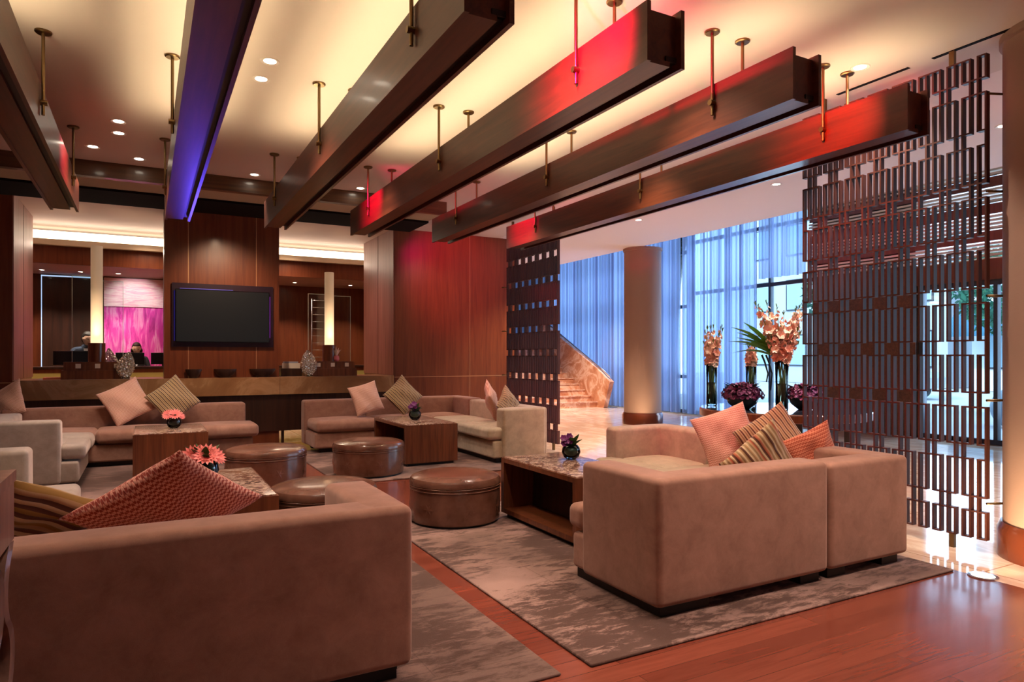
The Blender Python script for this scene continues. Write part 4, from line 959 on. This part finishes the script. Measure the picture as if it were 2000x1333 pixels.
# coloured accent spots clipped between the beams
CR = (1, .0, .13)
for x, y, p_, c_, ty in ((1.70, 3.0, 330, CR, 3.3), (1.75, 7.5, 110, CR, 7.7), (3.95, 3.2, 80, (1, .06, .03), 3.4), (4.0, 8.1, 90, CR, 8.2), (-.1, 7.2, 60, (1, .1, .2), 7.2)):
    lamp('SPOT', (x, y, 3.36), p_, c_, .03, (x + (.6 if x > 0 else -.6), ty, 3.2), 78, .9)
lamp('SPOT', (4.5, 9.6, 3.6), 90, CR, .05, (5.0, 11.4, 2.9), 70, .8)
lamp('SPOT', (.7, 11.25, 2.56), 45, (.12, .07, 1), .04, (.32, 7.0, 2.97), 13, .8)
lamp('SPOT', (6.4, 5.0, CEIL - .05), 170, (1, .85, .7), .05, (6.3, 5.6, 1.4), 45, .8)  # spot added to brighten the flowers on the round table
p = at(1775, 5.62); t = thing('spotlight', 'small red glowing spotlight under the ceiling behind the tall lattice screen', 'light', (p.x, p.y, CEIL))
bm = bm_new(); tube(bm, [(p.x, p.y, CEIL), (p.x, p.y, 3.58)], .012, 10); obj('stem', bm, BLACK, t, True)
bm = bm_new(); q = Vector((-p.x, -p.y, -2)).normalized(); c0 = Vector((p.x, p.y, 3.57)); tube(bm, [c0 - q * .07, c0 + q * .05], .035, 20); obj('housing', bm, BLACK, t, 'auto')
bm = bm_new(); tube(bm, [c0 + q * .05, c0 + q * .054], .026, 20); obj('lens', bm, mat('red_lens', (1, .3, .3), emit=(1, .12, .12), estr=14), t)
# reception lamps
for px in (78, 155, 230, 580, 690):
    x = atY(px, 15.0); downlight(x, 15.25, {78: 'leftmost', 155: 'second from left', 230: 'third from left', 580: 'fourth from left', 690: 'rightmost'}[px] + ' small downlight in the low reception soffit', 70, (1, .75, .6), z=3.02, r=.035)
lamp('SPOT', (atY(262, 14.9), 14.9, 2.98), 32, (1, .85, .85), .04, (atY(262, 15.95), 15.95, 2.4), 70, .8)
for x in (-2.5, 0, 2.5, 5): lamp('SPOT', (x, 13.6, 3.5), 40, (1, .72, .5), .1, (x, 13.6, 0), 150, 1)
lamp('AREA', (2, 13.8, 3.3), 20, (1, .78, .6), target=(2, 13.2, 3.65), sx=8, sy=.1)
for x in (-.9, 3.0): lamp('SPOT', (x, 12.3, 3.6), 45, (1, .62, .55), .08, (x, 12.2, 1), 110, 1)
# in-ground uplights at the columns
def uplight(x, y, lab, tgt, p_=25):
    t = thing('floor_uplight', lab, 'light', (x, y, 0)); bm = bm_new(); lathe(bm, [(.085, .0), (.085, .006), (.065, .008)], x, y, 28, cap=False); obj('ring', bm, CHROME, t, 'auto')
    bm = bm_new(); lathe(bm, [(.065, .003), (.065, .005)], x, y, 24); obj('lens', bm, mat('uplight_lens', (1, .9, .7), emit=(1, .75, .45), estr=6), t)
    lamp('SPOT', (x, y, .03), p_, (1, .72, .42), .05, tgt, 100, .9)
u_ = at(1920, 4.3); uplight(u_.x, u_.y, 'round floor uplight set in the marble beside the large column', (5.5, 2.3, .5), 40)
u_ = at(1262, 13.3); uplight(u_.x, u_.y, 'round floor uplight in front of the free standing column', (8.9, 11.2, 1.0), 14)

# ================================================================== STREET OUTSIDE
sbox('street_ground', mat('pavement', (.45, .48, .52), .8), 12.0, 60, -30, 45, -.12, -.02)
def sphere(x, y, r, lab):
    bm = bm_new(); bmesh.ops.create_uvsphere(bm, u_segments=32, v_segments=20, radius=r); bmesh.ops.translate(bm, vec=(x, y, r - .05), verts=bm.verts[:])
    tag(obj('stone_sphere', bm, mat('blue_stone', (.22, .32, .42), .4), smooth=True, loc=(x, y, 0)), lab, 'bollard', 'stone spheres outside the entrance')
sphere(15.2, 7.05, .42, 'large grey stone sphere outside the glass, next to the large column')
sphere(16.0, 11.6, .40, 'stone sphere on the pavement seen beside the right vase')
def building(x, y0, y1, h, lab, m, awn):
    t = thing('street_building', lab, 'building', (x, (y0 + y1) / 2, 0), group='buildings across the street')
    pbox('facade', m, t, x, x + 4, y0, y1, 0, h)
    nwin = int((y1 - y0) / 2.2)
    for i in range(nwin):
        for k in range(int(h / 3)):
            yy = y0 + .6 + i * 2.2; f = pbox('window', bl, t, x - .06, x, yy, yy + 1.3, .9 + k * 3, 2.6 + k * 3); pbox('pane', mat('far_glass', (.30, .45, .55), .3), f, x - .065, x - .06, yy + .07, yy + 1.23, .97 + k * 3, 2.53 + k * 3)
    if awn:
        bm = bm_new(); n = 14; prev = None
        for i in range(n + 1):
            a = PI / 2 * i / n; r = [bm.verts.new((x - 1.5 * math.sin(a), yy_, 2.2 + 1.4 * math.cos(a))) for yy_ in (awn, awn + 2.6)]
            if prev: bm.faces.new((prev[0], r[0], r[1], prev[1]))
            prev = r
        obj('awning', bm, mat('awning_blue', (.04, .16, .26), .6), t)
building(30, 2, 15.5, 7, 'low pale building with a blue awning across the street', mat('facade_pale', (.7, .72, .74), .8), 13.0)
building(31, 17, 30, 10, 'taller grey building across the street behind the flowers', mat('facade_grey', (.45, .5, .56), .8), None)
def tree(x, y, h, r, lab):
    t = thing('street_tree', lab, 'tree', (x, y, 0), group='street trees'); bm = bm_new(); tube(bm, [(x, y, -.02), (x + .1, y, h * .4), (x, y + .1, h * .7)], .14, 8, .07); obj('trunk', bm, W_DARK, t, True)
    rn = random.Random(int(x * 7 + y)); bm = bm_new()
    for k in range(2200):
        a = rn.uniform(0, 2 * PI); u = rn.uniform(-1, 1); rr = r * rn.uniform(.3, 1) ** .5; s = math.sqrt(1 - u * u); c = Vector((x + rr * s * math.cos(a), y + rr * s * math.sin(a), h * .75 + rr * u * .8))
        d = Vector((rn.uniform(-1, 1), rn.uniform(-1, 1), rn.uniform(-1, 1))).normalized() * .14; e = d.cross(Vector((rn.uniform(-1, 1), .3, 1))).normalized() * .06
        bm.faces.new([bm.verts.new(c - d), bm.verts.new(c + e), bm.verts.new(c + d), bm.verts.new(c - e)])
    obj('foliage', bm, mat('street_leaf', (.05, .22, .14), .6), t)
tree(20.5, 9.2, 4.4, 1.8, 'street tree with teal green leaves seen above the entrance glazing')
tree(19.5, 13.4, 4.6, 1.6, 'street tree seen through the clear window behind the flowers')
def car(x, y, lab, m):
    t = thing('car', lab, 'car', (x, y, 0), group='parked cars in the street')
    bm = bm_new(); prof = [(-2.1, .35), (-2.15, .7), (-1.9, .86), (-1.2, .93), (-.6, 1.38), (.8, 1.40), (1.5, .98), (2.05, .88), (2.15, .6), (2.1, .35)]
    L0 = [bm.verts.new((x - .85, y + a, b)) for a, b in prof]; L1 = [bm.verts.new((x + .85, y + a, b)) for a, b in prof]
    bm.faces.new(L0); bm.faces.new(L1[::-1])
    for i in range(len(prof)): bm.faces.new((L0[i], L1[i], L1[(i + 1) % len(prof)], L0[(i + 1) % len(prof)]))
    obj('body', bm, m, t)
    pbox('side_window', mat('far_glass'), t, x - .87, x - .84, y - .5, y + .9, .98, 1.3)
    for yy in (-1.35, 1.35):
        for xx in (-.84, .66):
            bm = bm_new(); tube(bm, [(x + xx, y + yy, .31), (x + xx + .18, y + yy, .31)], .33, 24); obj('wheel', bm, BLACK, t, 'auto')
car(21.5, 7.0, 'silver blue car parked across the street near the large column', mat('car_silver', (.4, .5, .6), .25, .5))
car(22.5, 15.0, 'pale car parked in the street seen behind the right vase', mat('car_pale', (.6, .65, .7), .25, .4))
